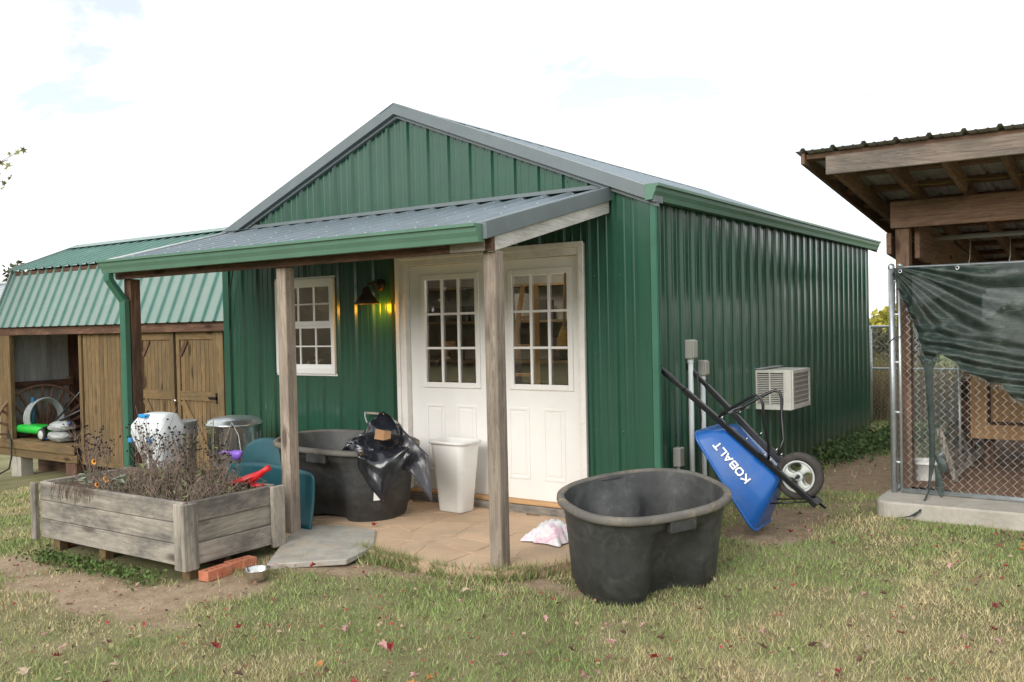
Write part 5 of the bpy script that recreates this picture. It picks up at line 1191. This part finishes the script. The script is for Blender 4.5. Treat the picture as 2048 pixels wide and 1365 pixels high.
# ---- shade cloth, torn
mt, nt, b_ = mat('shade_cloth'); co = N(nt, 'ShaderNodeTexCoord')
qm = N(nt, 'ShaderNodeMapping', inp={'Scale': (3, 1, 60)}); Lk(nt, co.outputs['Object'], qm.inputs[0]); n1 = N(nt, 'ShaderNodeTexNoise', inp={'Scale': 3.0, 'Detail': 8.0, 'Roughness': .7}); Lk(nt, qm.outputs[0], n1.inputs['Vector'])
n2 = N(nt, 'ShaderNodeTexNoise', inp={'Scale': 5.0, 'Detail': 8.0, 'Roughness': .7}); Lk(nt, co.outputs['Object'], n2.inputs['Vector'])
r1 = ramp(nt, [(.40, (.008, .017, .015)), (.53, (.028, .046, .040)), (.66, (.13, .17, .15))]); mm = N(nt, 'ShaderNodeMath', operation='MULTIPLY_ADD', inp={1: .5}); m_2 = N(nt, 'ShaderNodeMath', operation='MULTIPLY', inp={1: .5})
Lk(nt, n1.outputs['Fac'], mm.inputs[0]); Lk(nt, n2.outputs['Fac'], m_2.inputs[0]); Lk(nt, m_2.outputs[0], mm.inputs[2]); Lk(nt, mm.outputs[0], r1.inputs['Fac']); Lk(nt, r1.outputs[0], b_.inputs['Base Color'])
b_.inputs['Roughness'].default_value = .55; b_.inputs['Alpha'].default_value = .955
cloth = mt
bot = [(1.345, 1.93), (1.40, 1.76), (1.47, 1.60), (1.52, 1.46), (1.55, 1.32), (1.58, 1.24), (1.64, 1.22), (1.70, 1.30), (1.74, 1.24), (1.80, 1.20), (1.85, 1.16), (1.92, 1.12), (1.97, 1.10), (2.03, 1.06), (2.08, 1.03), (2.13, 1.03), (2.17, .98), (2.20, .93), (2.28, .89), (2.5, .80), (2.8, .9), (3.2, .7), (4.3, .8)]
sc_ = thing('shade_cloth', 'torn dark green shade cloth sagging from the top of the kennel front', 'shade cloth', (1.4, 1.86, 1.9))
def clothfn(b):
    nu, nv = 190, 70; g = []
    bxs, bzs = [p[0] for p in bot], [p[1] for p in bot]
    for j in range(nv + 1):
        row = []; v = j / nv
        for i in range(nu + 1):
            u = i / nu; x = 1.345 + 2.95 * u ** 1.35
            zb_ = float(np.interp(x, bxs, bzs)) + (float(fbm(x * 14, 0, 77, 3)) - .5) * .05
            zt_ = 1.985; z = zt_ + (zb_ - zt_) * v
            # folds radiate from the top left eyelet
            dx_, dz_ = x - 1.33, zt_ - z + .02; ang = math.atan2(dz_, dx_ + .02); rad = math.hypot(dx_, dz_)
            f = math.sin(ang * 26 + 2.5 * float(fbm(x * 2, z * 2, 5, 2))) * min(.026, rad * .07) * math.exp(-((rad - .4) / .75) ** 2)
            low = float(sstep(.45, 1.0, v)); f += low * (.034 * math.sin((z + .18 * x) * 62 + 3 * float(fbm(x * 3, z * 4, 9, 3))) + .03 * (float(fbm(x * 5, z * 11, 15, 3)) - .5))
            f += .03 * (float(fbm(x * 3, z * 3, 19, 3)) - .5)
            row.append((x, 1.845 + f - .03 * low, z))
        g.append(row)
    b.rings(g, closed_ring=False)
part('cloth_sheet', cloth, sc_, clothfn)
def ribbon(b, pts, ws, tw=0.0):
    g = []
    for p_, w_ in zip(pts, ws): g.append([(p_[0] - w_ / 2, p_[1] + .01 * math.sin(p_[2] * 30), p_[2]), (p_[0], p_[1] - .012, p_[2]), (p_[0] + w_ / 2, p_[1] + .01 * math.cos(p_[2] * 27), p_[2])])
    b.rings(g, closed_ring=False)
part('torn_strip', cloth, sc_, lambda b: ribbon(b, [(1.60, 1.84, 1.26), (1.605, 1.84, 1.15), (1.61, 1.84, 1.0), (1.615, 1.84, .85), (1.62, 1.84, .7), (1.625, 1.84, .55), (1.625, 1.84, .42), (1.61, 1.84, .28)], [.16, .07, .055, .05, .05, .045, .05, .03]))
part('torn_strip', cloth, sc_, lambda b: ribbon(b, [(1.64, 1.835, .46), (1.68, 1.83, .42), (1.71, 1.83, .35), (1.70, 1.83, .30)], [.03, .07, .07, .02]))
part('torn_strip', cloth, sc_, lambda b: ribbon(b, [(1.65, 1.835, .36), (1.67, 1.83, .28), (1.675, 1.83, .2), (1.69, 1.83, .10)], [.02, .05, .06, .01]))
part('torn_strip', cloth, sc_, lambda b: ribbon(b, [(1.61, 1.84, .30), (1.60, 1.82, .15), (1.60, 1.42, .06), (1.55, 1.40, .02), (1.47, 1.38, .0)], [.03, .015, .02, .04, .03]))
fray = MB()
rf = random.Random(4)
for k in range(200):
    i = rf.randrange(1, len(bot) - 3); t_ = rf.random(); x = bot[i][0] + (bot[i + 1][0] - bot[i][0]) * t_; z = bot[i][1] + (bot[i + 1][1] - bot[i][1]) * t_
    fray.tube([(x, 1.82, z), (x + rf.uniform(-.02, .02), 1.81, z - rf.uniform(.005, .035))], .001, 3, cap=False)
fray.build('frayed_threads', simple('frayed_thread', (.22, .30, .28), rough=.9), sc_, kind='stuff')
for k, (x, z) in enumerate(((1.40, 1.955), (1.83, 1.962), (2.6, 1.96), (3.4, 1.96))):
    part('eyelet', zinc, sc_, lambda b: b.tube([(x + .013 * math.cos(a), 1.822, z + .013 * math.sin(a)) for a in np.linspace(0, 2 * math.pi, 12, endpoint=False)], .005, 5, closed=True))

# ---- things inside the kennel
dh = thing('dog_house', 'orange plywood dog house with a boxed front behind the mesh', 'dog house', (2.3, 3.9, .13))
bx('house_body', PLY['x'], dh, 1.74, 3.1, 3.56, 4.4, .40, 1.32)
for a in ((1.69, 1.83, .40, 1.36), (3.0, 3.14, .40, 1.36)): bx('front_frame', PLY['z'], dh, a[0], a[1], 3.44, 3.49, a[2], a[3])
bx('front_frame', PLY['x'], dh, 1.83, 3.0, 3.44, 3.49, .40, .535); bx('front_frame', PLY['x'], dh, 1.83, 3.0, 3.44, 3.49, 1.24, 1.36)
for (a, c, d, e) in ((1.83, 1.85, .535, 1.24), (2.98, 3.0, .535, 1.24)): bx('reveal_board', BEAM['z'], dh, a, c, 3.491, 3.56, d, e)
bx('reveal_board', BEAM['x'], dh, 1.85, 2.98, 3.491, 3.56, .535, .555)
for x in (1.78, 2.95): bx('leg', BEAM['z'], dh, x, x + .09, 3.6, 3.69, .10, .40)
bx('roof_board', GREY['x'], dh, 1.62, 3.2, 3.38, 4.5, 1.362, 1.39)
pl_ = thing('slatted_pallet', 'grey slatted pallet leaning along the inside of the kennel side panel', 'pallet', (1.5, 3.2, .13))
for k in range(6):
    z = .15 + k * .075; x = 1.43 + k * .035
    bx('slat', GREY['y'], pl_, x + .25 - k * .06, x + .27 - k * .06, 2.45, 4.4, z, z + .062)
for y in (2.5, 3.4, 4.3): part('batten', GREY['z'], pl_, lambda b: b.bar((1.70, y, .13), (1.57, y, .60), .04, .04))
bucket('plastic_bucket', 'white plastic bucket lying just inside the kennel corner by the steel post', (1.47, 2.42, .13), .085, .10, .19, binpl, handle=False)
bucket('steel_pail', 'shiny steel pail hung on a thin pole left of the dog house', (1.72, 2.98, 1.0), .045, .065, .13, steel, cat='pail')
MB().tube([(1.66, 3.0, .12), (1.66, 3.0, 1.08)], .012, 8).build('steel_rod', galv, None, label='thin steel rod standing in the kennel under the pail', cat='rod')
bx('short_post', BEAM['z'], None, 1.57, 1.67, 3.6, 3.7, .1, 1.25, label='dark timber post standing beside the dog house', cat='post')

# ---- back fence behind the workshop, weeds and ground cover
bf = thing('back_fence', 'low chain link fence across the back between workshop and field', 'fence', (-.27, 8, 0))
for x in (-2.7, -.27, 2.1, 4.5, 6.9): part('post', galv, bf, lambda b: b.tube([(x, 8, GZ(x, 8) - .05), (x, 8, 1.43)], .026, 10))
part('top_rail', galv, bf, lambda b: b.tube([(-2.7, 8, 1.425), (6.9, 8, 1.425)], .02, 8)); part('middle_rail', galv, bf, lambda b: b.tube([(-2.7, 8.03, .80), (6.9, 8.03, .80)], .018, 8))
b = MB(); chainlink(b, (-2.7, 7.97, .02), (1, 0, 0), 7.2, 1.38, pitch=.036, r=.0016); b.build('chain_link_mesh', galv_dull, bf, kind='stuff')
def weeds(n, x0, x1, y0, y1, h0, h1, w, c0, c1, name, label, lean=.4):
    x = rng.uniform(x0, x1, n); y = rng.uniform(y0, y1, n); z = gz(x, y) - .03; h = rng.uniform(h0, h1, n) * (.5 + fbm(x * 2, y * 2, 3, 3)); a = rng.uniform(0, 6.28, n); la = rng.uniform(0, 6.28, n); l_ = lean * h * rng.rand(n)
    V = np.zeros((n, 3, 3)); V[:, 0] = np.stack([x - np.cos(a) * w, y - np.sin(a) * w, z], -1); V[:, 1] = np.stack([x + np.cos(a) * w, y + np.sin(a) * w, z], -1); V[:, 2] = np.stack([x + np.cos(la) * l_, y + np.sin(la) * l_, z + h], -1)
    t_ = rng.rand(n)[:, None]; me = tri_cloud(name, V, np.array(c0) * (1 - t_) + np.array(c1) * t_, bladem); o = bpy.data.objects.new(name, me); COL.objects.link(o); o['kind'] = 'stuff'; o['label'] = label; o['category'] = 'weeds'; return o
weeds(14000, -3, 7, 8.3, 10.5, .4, 1.0, .010, (.16, .13, .06), (.28, .21, .11), 'tall_weeds', 'tall brown and olive weeds behind the back fence')
weeds(9000, -3, 7, 10.5, 13.5, .3, .9, .014, (.10, .13, .04), (.22, .2, .09), 'tall_weeds', 'greener tall weeds behind the brown ones at the field edge')
Vc, Cc = [], []
for (cx_, cy_, sx_, sy_, n_) in ((.42, 5.6, .35, .9, 1500), (.25, 4.4, .22, .7, 900), (1.0, 6.6, .3, .5, 500)):
    for k in range(n_):
        x, y = max(.06, rng.normal(cx_, sx_ * .6)), rng.normal(cy_, sy_ * .6); z = GZ(x, y) + rng.rand() * .16; s_ = rng.uniform(.015, .035); d = rng.normal(0, 1, 3); d /= np.linalg.norm(d); e = np.cross(d, rng.normal(0, 1, 3)); e /= np.linalg.norm(e); p = np.array([x, y, z])
        Vc.append([p - d * s_, p + e * s_ * .6, p + d * s_, p - e * s_ * .6]); q = rng.rand(); Cc.append([.045 + .05 * q, .085 + .07 * q, .035 + .02 * q])
me = tri_cloud('ground_cover', np.array(Vc), np.array(Cc), leafattr, 4); o = bpy.data.objects.new('ground_cover', me); COL.objects.link(o); o['kind'] = 'stuff'; o['label'] = 'low dark green weeds along the back of the side wall'; o['category'] = 'weeds'
Vc, Cc = [], []
for k in range(1700):
    x, y = rng.uniform(-3.75, -2.2), rng.normal(-2.72, .05)
    if rng.rand() > fbm(x * 3.5, 0, 61, 2) * 1.6 - .35: continue
    p = np.array([x, y, GZ(x, y) + rng.rand() * .06]); s_ = rng.uniform(.008, .02); d = rng.normal(0, 1, 3); d /= np.linalg.norm(d); e = np.cross(d, rng.normal(0, 1, 3)); e /= np.linalg.norm(e)
    Vc.append([p - d * s_, p + e * s_ * .6, p + d * s_, p - e * s_ * .6]); q = rng.rand(); Cc.append([.06 + .06 * q, .10 + .08 * q, .03 + .02 * q])
me = tri_cloud('ground_cover', np.array(Vc), np.array(Cc), leafattr, 4); o = bpy.data.objects.new('ground_cover', me); COL.objects.link(o); o['kind'] = 'stuff'; o['label'] = 'small weeds growing along the foot of the planter'; o['category'] = 'weeds'

# ================================================================== LEFT PLANK SHED (gambrel roof)
ls = thing('plank_shed', 'old brown plank shed with a pale teal metal gambrel roof and open porch', 'shed', (-8.3, 2.2, -.3))
sx0, sx1 = -11.5, -5.3
for a0, a1 in frange(sx0, sx1, .9144):
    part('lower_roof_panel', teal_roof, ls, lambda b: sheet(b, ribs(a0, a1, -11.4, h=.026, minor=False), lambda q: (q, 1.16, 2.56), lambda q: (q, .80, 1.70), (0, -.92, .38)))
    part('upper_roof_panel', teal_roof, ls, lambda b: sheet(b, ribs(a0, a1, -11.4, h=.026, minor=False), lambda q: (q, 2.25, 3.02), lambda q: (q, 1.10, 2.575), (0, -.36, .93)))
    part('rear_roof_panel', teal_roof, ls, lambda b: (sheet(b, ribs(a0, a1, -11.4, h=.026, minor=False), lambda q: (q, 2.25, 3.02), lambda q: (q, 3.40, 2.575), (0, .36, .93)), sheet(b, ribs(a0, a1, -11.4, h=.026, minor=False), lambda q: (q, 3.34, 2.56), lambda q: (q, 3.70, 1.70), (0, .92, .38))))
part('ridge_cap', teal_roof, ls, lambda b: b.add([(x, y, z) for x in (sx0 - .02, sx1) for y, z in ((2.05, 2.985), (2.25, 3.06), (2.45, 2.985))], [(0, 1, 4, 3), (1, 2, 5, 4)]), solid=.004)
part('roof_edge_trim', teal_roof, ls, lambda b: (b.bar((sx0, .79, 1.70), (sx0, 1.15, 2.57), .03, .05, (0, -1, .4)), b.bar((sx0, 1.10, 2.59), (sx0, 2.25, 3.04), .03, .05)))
bx('eave_board', BEAM['x'], ls, sx0 + .05, sx1, .86, .935, 1.58, 1.70)
bx('break_board', BEAM['x'], ls, sx0 + .05, sx1, 1.13, 1.165, 2.50, 2.555)
# front wall planks and doors
WX0 = -9.33
rp = random.Random(17); x = WX0 + .075; 
bx('corner_board', TAN['z'], ls, WX0 - .0, WX0 + .07, .925, .98, -.20, 1.60)
while x < -7.92: bx('plank', TAN['z'], ls, x + .003, x + .097, .95 + rp.uniform(0, .003), .97, -.21, 1.62, bevel=.003); x += .1
part('wall_backing', BEAM['z'], ls, lambda b: b.box(WX0 + .05, sx1, .985, 1.0, -.2, 1.66))
bx('skirt_board', TAN['x'], ls, WX0, sx1, .925, .948, -.27, -.20)
for (a, c) in ((-7.90, -7.155), (-7.10, -6.30)):
    d = part('shed_door', BEAM['z'], ls, lambda b: b.box(a, c, .972, .984, -.19, 1.60))
    xx = a + .07
    while xx < c - .07: bx('door_plank', TAN['z'], d, xx + .003, min(xx + .077, c - .07), .955, .9715, -.185, 1.595, bevel=.002); xx += .08
    bx('door_stile', TAN['z'], d, a, a + .068, .935, .971, -.19, 1.60); bx('door_stile', TAN['z'], d, c - .068, c, .935, .971, -.19, 1.60)
    for z in (-.19, .71, 1.48): bx('door_rail', TAN['x'], d, a + .069, c - .069, .937, .9545, z, z + .12)
    part('door_brace', TAN['z'], d, lambda b: b.bar((a + .10, .944, .70), (c - .12, .944, -.05), .09, .015, (0, 1, 0)))
    part('door_brace', BEAM['z'], d, lambda b: b.bar((a + .08, .944, 1.28), (a + .22, .944, 1.47), .05, .015, (0, 1, 0)))
bx('corner_board', TAN['z'], ls, -6.29, -6.16, .925, .98, -.20, 1.60)
part('door_latch', blackm, ls, lambda b: (b.box(-6.45, -6.28, .915, .934, .74, .77), b.box(-6.31, -6.28, .915, .934, .69, .82)))
part('door_latch', steel, ls, lambda b: b.tube([(-7.12, .934, .70), (-7.12, .905, .70)], .022, 10))
# porch recess on the left
for k, y in enumerate(np.arange(.84, 2.25, .142)): bx('deck_board', TAN['x'], ls, sx0, WX0 - .002, y + .003, y + .139, -.035, .0, bevel=.003)
bx('deck_fascia', TAN['x'], ls, sx0, WX0, .815, .838, -.125, -.002); bx('deck_fascia', TAN['x'], ls, sx0, WX0 + .02, .845, .88, -.25, -.128)
bx('corner_pillar', TAN['z'], ls, -11.46, -11.12, .87, .94, .002, 1.62)
bx('corner_pillar', BEAM['z'], ls, -11.10, -10.99, .87, .96, .002, 1.62) if False else None
xx = .96
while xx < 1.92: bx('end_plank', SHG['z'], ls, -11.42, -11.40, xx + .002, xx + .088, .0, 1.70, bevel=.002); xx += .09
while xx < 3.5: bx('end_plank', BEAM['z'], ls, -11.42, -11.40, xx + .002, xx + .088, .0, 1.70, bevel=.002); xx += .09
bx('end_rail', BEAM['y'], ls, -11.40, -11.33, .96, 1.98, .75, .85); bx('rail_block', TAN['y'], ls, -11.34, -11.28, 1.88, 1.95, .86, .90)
part('inner_wall', BROWN['z'], ls, lambda b: b.box(-11.4, WX0, 2.5, 2.53, 0, 2.0)); part('inner_wall', BROWN['z'], ls, lambda b: b.box(WX0 + .0, WX0 + .03, 1.0, 2.5, 0, 2.0))
part('gable_wall', BROWN['z'], ls, lambda b: b.add([(x_, y, z) for x_ in (-11.43, -11.41) for y, z in ((.95, 1.70), (1.16, 2.5), (2.25, 2.98), (3.34, 2.5), (3.5, 1.7))], [(0, 1, 2, 3, 4), (9, 8, 7, 6, 5)]))
part('rear_wall', BROWN['z'], ls, lambda b: b.box(sx0 + .1, sx1, 3.48, 3.5, -.2, 1.68)); part('rear_wall', BROWN['z'], ls, lambda b: b.box(sx1 - .03, sx1, .99, 3.47, -.2, 1.68))
for i, x in enumerate((-11.02, -9.5, -8.2, -7.0)):
    zg = GZ(x, .9) - .05
    part('foundation_block', conc if i == 0 else BEAM['z'], ls, lambda b: b.box(x - .14, x + .14, .86, 1.05, zg, -.255), bevel=.008)
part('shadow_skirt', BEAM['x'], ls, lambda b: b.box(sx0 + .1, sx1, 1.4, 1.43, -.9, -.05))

# things on the shed porch
ww = thing('wagon_wheel', 'old brown wooden wagon wheel leaning inside the plank shed porch', 'wagon wheel', (-11.2, 1.42, 0))
wcz = Vector((-11.22, 1.40, -.02 + .02)); 
def wp(a, r_): return Vector((-11.24 + .06 * math.sin(a) * 0, 1.42 + r_ * math.cos(a), .0 + r_ * math.sin(a)))
for k in range(13):
    a = math.pi * (k + .5) / 13; part('spoke', BROWN['z'], ww, lambda b: b.bar(wp(a, .08), wp(a, .76), .035, .03, (1, 0, 0)))
part('rim', BROWN['y'], ww, lambda b: b.tube([wp(a, .78) for a in np.linspace(.02, math.pi - .02, 24)], .025, 6)); part('hub', BROWN['x'], ww, lambda b: b.tube([(-11.3, 1.42, .05), (-11.15, 1.42, .05)], .09, 14))
hs_ = thing('hose_coil', 'grey hose coil leaning behind the green mower on the shed porch', 'hose coil', (-11.0, 1.25, 0))
for k in range(4): part('hose_loop', simple('grey_hose', (.33, .36, .36), rough=.5) if k == 0 else bpy.data.materials['grey_hose'], hs_, lambda b: b.tube([(-11.02 + .02 * k, 1.28 + .27 * math.cos(a) + .015 * k, .30 + (.27 + .008 * k) * math.sin(a)) for a in np.linspace(0, 2 * math.pi, 32, endpoint=False)], .018, 7, closed=True))
MB().tube([(-11.0, 1.12, .10), (-11.02, 1.16, .62)], [.05, .035], 10).build('blue_tube', simple('blue_grey_tube', (.03, .12, .20), rough=.5), None, label='dark blue upright tube beside the hose coil', cat='tube')
mw = thing('toy_mower', 'bright green low mower with pale wheels on the shed porch deck', 'mower', (-10.9, 1.05, 0))
part('deck', greenpl, mw, lambda b: b.rings([rrect(-10.86, 1.08, a, c, .04, z) for a, c, z in ((.42, .13, .10), (.43, .14, .16), (.40, .12, .20), (.2, .08, .215))], caps=(True, True)))
for x in (-11.30, -10.40):
    w2 = part('wheel', rubber, mw, lambda b: b.rings([[(x + r_ * math.cos(a), y, .095 + r_ * math.sin(a)) for a in np.linspace(0, 2 * math.pi, 20, endpoint=False)] for r_, y in ((.06, .92), (.09, .922), (.095, .94), (.09, .965), (.05, .97))], caps=(True, True)))
    part('hubcap', hubm, w2, lambda b: b.rings([[(x + r_ * math.cos(a), y, .095 + r_ * math.sin(a)) for a in np.linspace(0, 2 * math.pi, 20, endpoint=False)] for r_, y in ((.066, .921), (.06, .914), (.01, .912))], caps=(False, True)))
cgp = 'tool shafts leaning in the porch'
for i, (p0, p1, r_, m_, lab) in enumerate((((-10.5, 1.0, .10), (-9.40, 1.05, .83), .016, blackm, 'upper dark tool shaft slanting up from the green mower'), ((-11.1, .98, .03), (-9.40, 1.0, .50), .018, blackm, 'lower dark bent tool shaft across the green mower'), ((-10.3, .96, .04), (-9.7, .99, .30), .022, simple('blue_grip', (.03, .10, .28), rough=.5), 'blue gripped short shaft near the sacks'), ((-9.9, 1.6, .0), (-9.75, 1.9, 1.3), .015, TAN['z'], 'brown pole standing in the porch corner'), ((-10.1, 1.7, .0), (-9.9, 2.0, 1.25), .015, BROWN['z'], 'darker pole standing beside the brown pole'))):
    MB().tube([p0, tuple((a + c) / 2 + (.0 if k < 2 else -.03) for k, (a, c) in enumerate(zip(p0, p1))), p1], r_, 7).build('tool_shaft', m_, None, label=lab, cat='tool shaft', group=cgp)
for i, (z, lab) in enumerate(((.085, 'lower glossy grey sack on the shed deck'), (.235, 'upper glossy grey sack with pale markings on the shed deck'))):
    b = MB(); blob(b, (-10.02 + .03 * i, 1.02, z), (.25, .16, .085), amp=.3, seed=40 + i, wr=9); b.build('sack', lashm, None, label=lab, cat='sack', group='grey sacks')
fcn = thing('fuel_can', 'red fuel can at the back corner of the shed porch', 'fuel can', (-9.7, 1.35, 0)); part('can_body', redpl, fcn, lambda b: b.rings([rrect(-9.62, 1.45, a, c, .04, z) for a, c, z in ((.14, .1, .22), (.15, .11, .26), (.15, .11, .42), (.10, .07, .47))], caps=(True, True)))
part('can_handle', redpl, fcn, lambda b: b.tube([(-9.72, 1.45, .46), (-9.68, 1.45, .53), (-9.56, 1.45, .53), (-9.52, 1.45, .46)], .014, 6)); part('can_stand', BEAM['z'], fcn, lambda b: b.box(-9.76, -9.5, 1.36, 1.54, .0, .22))
MB().tube([(-11.10, .80, .12), (-11.0, .79, -.02), (-10.98, .78, -.25), (-10.95, .72, -.42), (-11.1, .5, GZ(-11.1, .5) + .01), (-11.5, .25, GZ(-11.5, .25) + .01), (-12.1, .1, GZ(-12.1, .1) + .01)], .014, 7).build('garden_hose', hosem, None, label='black garden hose hanging off the shed deck to the ground', cat='hose')

# ================================================================== tree whose leaves reach in at the left edge
tx0, ty0 = -11.2, -1.4
tr = thing('maple_tree', 'young tree at the far left whose leafy twig tips reach into view', 'tree', (tx0, ty0, GZ(tx0, ty0)))
zt0 = GZ(tx0, ty0)
part('trunk', bark, tr, lambda b: (b.tube([(tx0, ty0, zt0 - .1), (tx0 - .1, ty0, zt0 + 2), (tx0 - .05, ty0 + .1, zt0 + 4.6)], [.12, .09, .04], 10),
     b.tube([(tx0 - .08, ty0, 2.9), (tx0 + .8, ty0 + .6, 3.5), (-9.75, -.1, 3.82), (-9.25, 0, 3.9)], [.05, .03, .012, .005], 6), b.tube([(-9.9, -.2, 3.74), (-9.4, 0, 3.62)], [.01, .004], 5), b.tube([(-9.5, -.05, 3.86), (-9.1, 0, 3.95), (-8.85, 0, 3.97)], [.005, .004, .002], 4)))
mapl = simple('autumn_maple_leaf', (.24, .24, .07), rough=.6, var=.35, vscale=5)
star = [(0, -.5), (.12, -.12), (.5, -.18), (.28, .06), (.42, .36), (.12, .22), (0, .6), (-.12, .22), (-.42, .36), (-.28, .06), (-.5, -.18), (-.12, -.12)]
def starleaf(b, p, s_, rr):
    a = Vector((rr.uniform(-1, 1), rr.uniform(-1, 1), rr.uniform(-1, 1))).normalized(); c = a.cross(Vector((rr.uniform(-1, 1), rr.uniform(-1, 1), rr.uniform(-1, 1)))).normalized(); n_ = a.cross(c)
    P_ = [Vector(p) + a * x * s_ + c * y * s_ + n_ * (abs(x) * .25 * s_) for x, y in star] + [Vector(p)]
    b.add(P_, [(k, (k + 1) % 12, 12) for k in range(12)])
rl = random.Random(9); b = MB()
for p in ((-9.42, 0, 3.88), (-9.22, 0, 3.97), (-9.02, 0, 3.97), (-8.87, 0, 3.98), (-9.30, 0, 3.80), (-9.42, 0, 3.62), (-9.38, .1, 3.70), (-9.25, 0, 3.66), (-9.5, 0, 3.75), (-9.46, 0, 3.55), (-9.28, .02, 3.83), (-9.36, 0, 3.60)): starleaf(b, p, rl.uniform(.07, .12), rl)
for k in range(1500):
    u = Vector((rl.gauss(0, 1), rl.gauss(0, 1), rl.gauss(0, 1))).normalized() * (rl.random() ** .4); starleaf(b, (tx0 - .9 + u.x * 1.7, ty0 - .3 + u.y * 1.6, 4.3 + u.z * 1.6), rl.uniform(.07, .13), rl)
b.build('crown', mapl, tr)

# ================================================================== fallen leaves
def fleaf_mesh(seed):
    rr_ = random.Random(seed); b = MB(); s_ = 1
    f_ = rr_.uniform(.5, 1.3); P_ = [Vector((x * (1.25 - .35 * f_) * rr_.uniform(.75, 1.15), y * rr_.uniform(.7, 1.1), f_ * abs(x) * .75 + .14 * math.sin(y * 5 + seed) + .08 * rr_.random())) for x, y in [(a_ * (.62 + .38 * rr_.random()) + (.08 if abs(a_) < .2 else 0) * (1 if a_ > 0 else -1), c_ * .9) for a_, c_ in star]] + [Vector((0, 0, .02))]
    b.add(P_, [(k, (k + 1) % 12, 12) for k in range(12)]); b.tube([(0, -.45, .03), (.03, -.8, .06)], .015, 3)
    return b
fmats = [('pink', simple('pink_fallen_leaf', (.50, .29, .27), rough=.8, var=.2, ospread=.2), .30), ('dark red', simple('red_fallen_leaf', (.24, .03, .03), rough=.7, var=.2, ospread=.2), .20), ('brown', simple('brown_fallen_leaf', (.12, .065, .045), rough=.85, var=.3, ospread=.3), .24),
         ('pale tan', simple('tan_fallen_leaf', (.36, .28, .19), rough=.8, var=.2, ospread=.2), .16), ('orange', simple('orange_fallen_leaf', (.40, .17, .05), rough=.8, var=.2, ospread=.2), .10)]
metas = {}
for i, (nm, mt_, _) in enumerate(fmats):
    for s_ in range(6):
        o = fleaf_mesh(s_ * 7 + i).build('fallen_leaf', mt_, None); metas[(i, s_)] = o.data; bpy.data.objects.remove(o)
rl = random.Random(77); cnt = 0; pw = [q[2] for q in fmats]
while cnt < 140:
    x = rl.uniform(-4.5, 2.8); y = rl.uniform(-4.4, 1.2)
    ax = (x - 3.0) * .82 + (y + 6.2) * .566; az = -(x - 3.0) * .566 + (y + 6.2) * .824
    if az < 3.3 or abs(ax) > az * .57: continue
    py = 646 + (1.6) / az * 1820
    if rl.random() > (1.0 if az < 5.2 else .45): continue
    if ax < -.2 * az and rl.random() < .2: continue
    if bool(blocked(np.array([x]), np.array([y]))[0]) and rl.random() < .93: continue
    if -4 < x < -1.9 and -2.75 < y < -1.7: continue
    i = rl.choices(range(5), pw)[0]
    o = bpy.data.objects.new('fallen_leaf', metas[(i, rl.randrange(6))]); COL.objects.link(o)
    s_ = rl.uniform(.04, .07) * (1.25 if az < 4.9 else 1); o.scale = (s_, s_, s_); o.location = (x, y, GZ(x, y) + rl.uniform(.018, .034)); o.rotation_euler = (rl.uniform(-.5, .5), rl.uniform(-.5, .5), rl.uniform(0, 6.28))
    if y > patio_edge(x) and x < 0 and x > -4.2: o.location.z = .07
    o['label'] = fmats[i][0] + ' fallen leaf lying among the others on the lawn'; o['category'] = 'fallen leaf'; o['group'] = fmats[i][0] + ' fallen leaves on the lawn'
    cnt += 1
# fine leaf litter
n = 5200; x, y = scatter(n * 4, -6, 3.5, -4.8, 2.5, 1.2); k = ~blocked(x, y); x, y = x[k][:n], y[k][:n]; n = len(x)
s_ = rng.uniform(.006, .018, n)[:, None]; P_ = np.stack([x, y, gz(x, y) + rng.uniform(0, .02, n)], -1); d = rng.normal(0, 1, (n, 3)); d[:, 2] *= .35; d /= np.linalg.norm(d, axis=1)[:, None]; e = np.cross(d, np.array([0, 0, 1.]) + rng.normal(0, .3, (n, 3))); e /= np.linalg.norm(e, axis=1)[:, None]
V = np.stack([P_ - d * s_, P_ + e * s_ * .7, P_ + d * s_, P_ - e * s_ * .7], 1); pal = np.array([(.10, .055, .04), (.22, .12, .07), (.40, .30, .2), (.30, .05, .05), (.16, .12, .08)])
me = tri_cloud('leaf_litter', V, pal[rng.randint(0, 5, n)], leafattr, 4); o = bpy.data.objects.new('leaf_litter', me); COL.objects.link(o); o['kind'] = 'stuff'; o['label'] = 'small leaf scraps and crumbs scattered through the grass'; o['category'] = 'leaf litter'
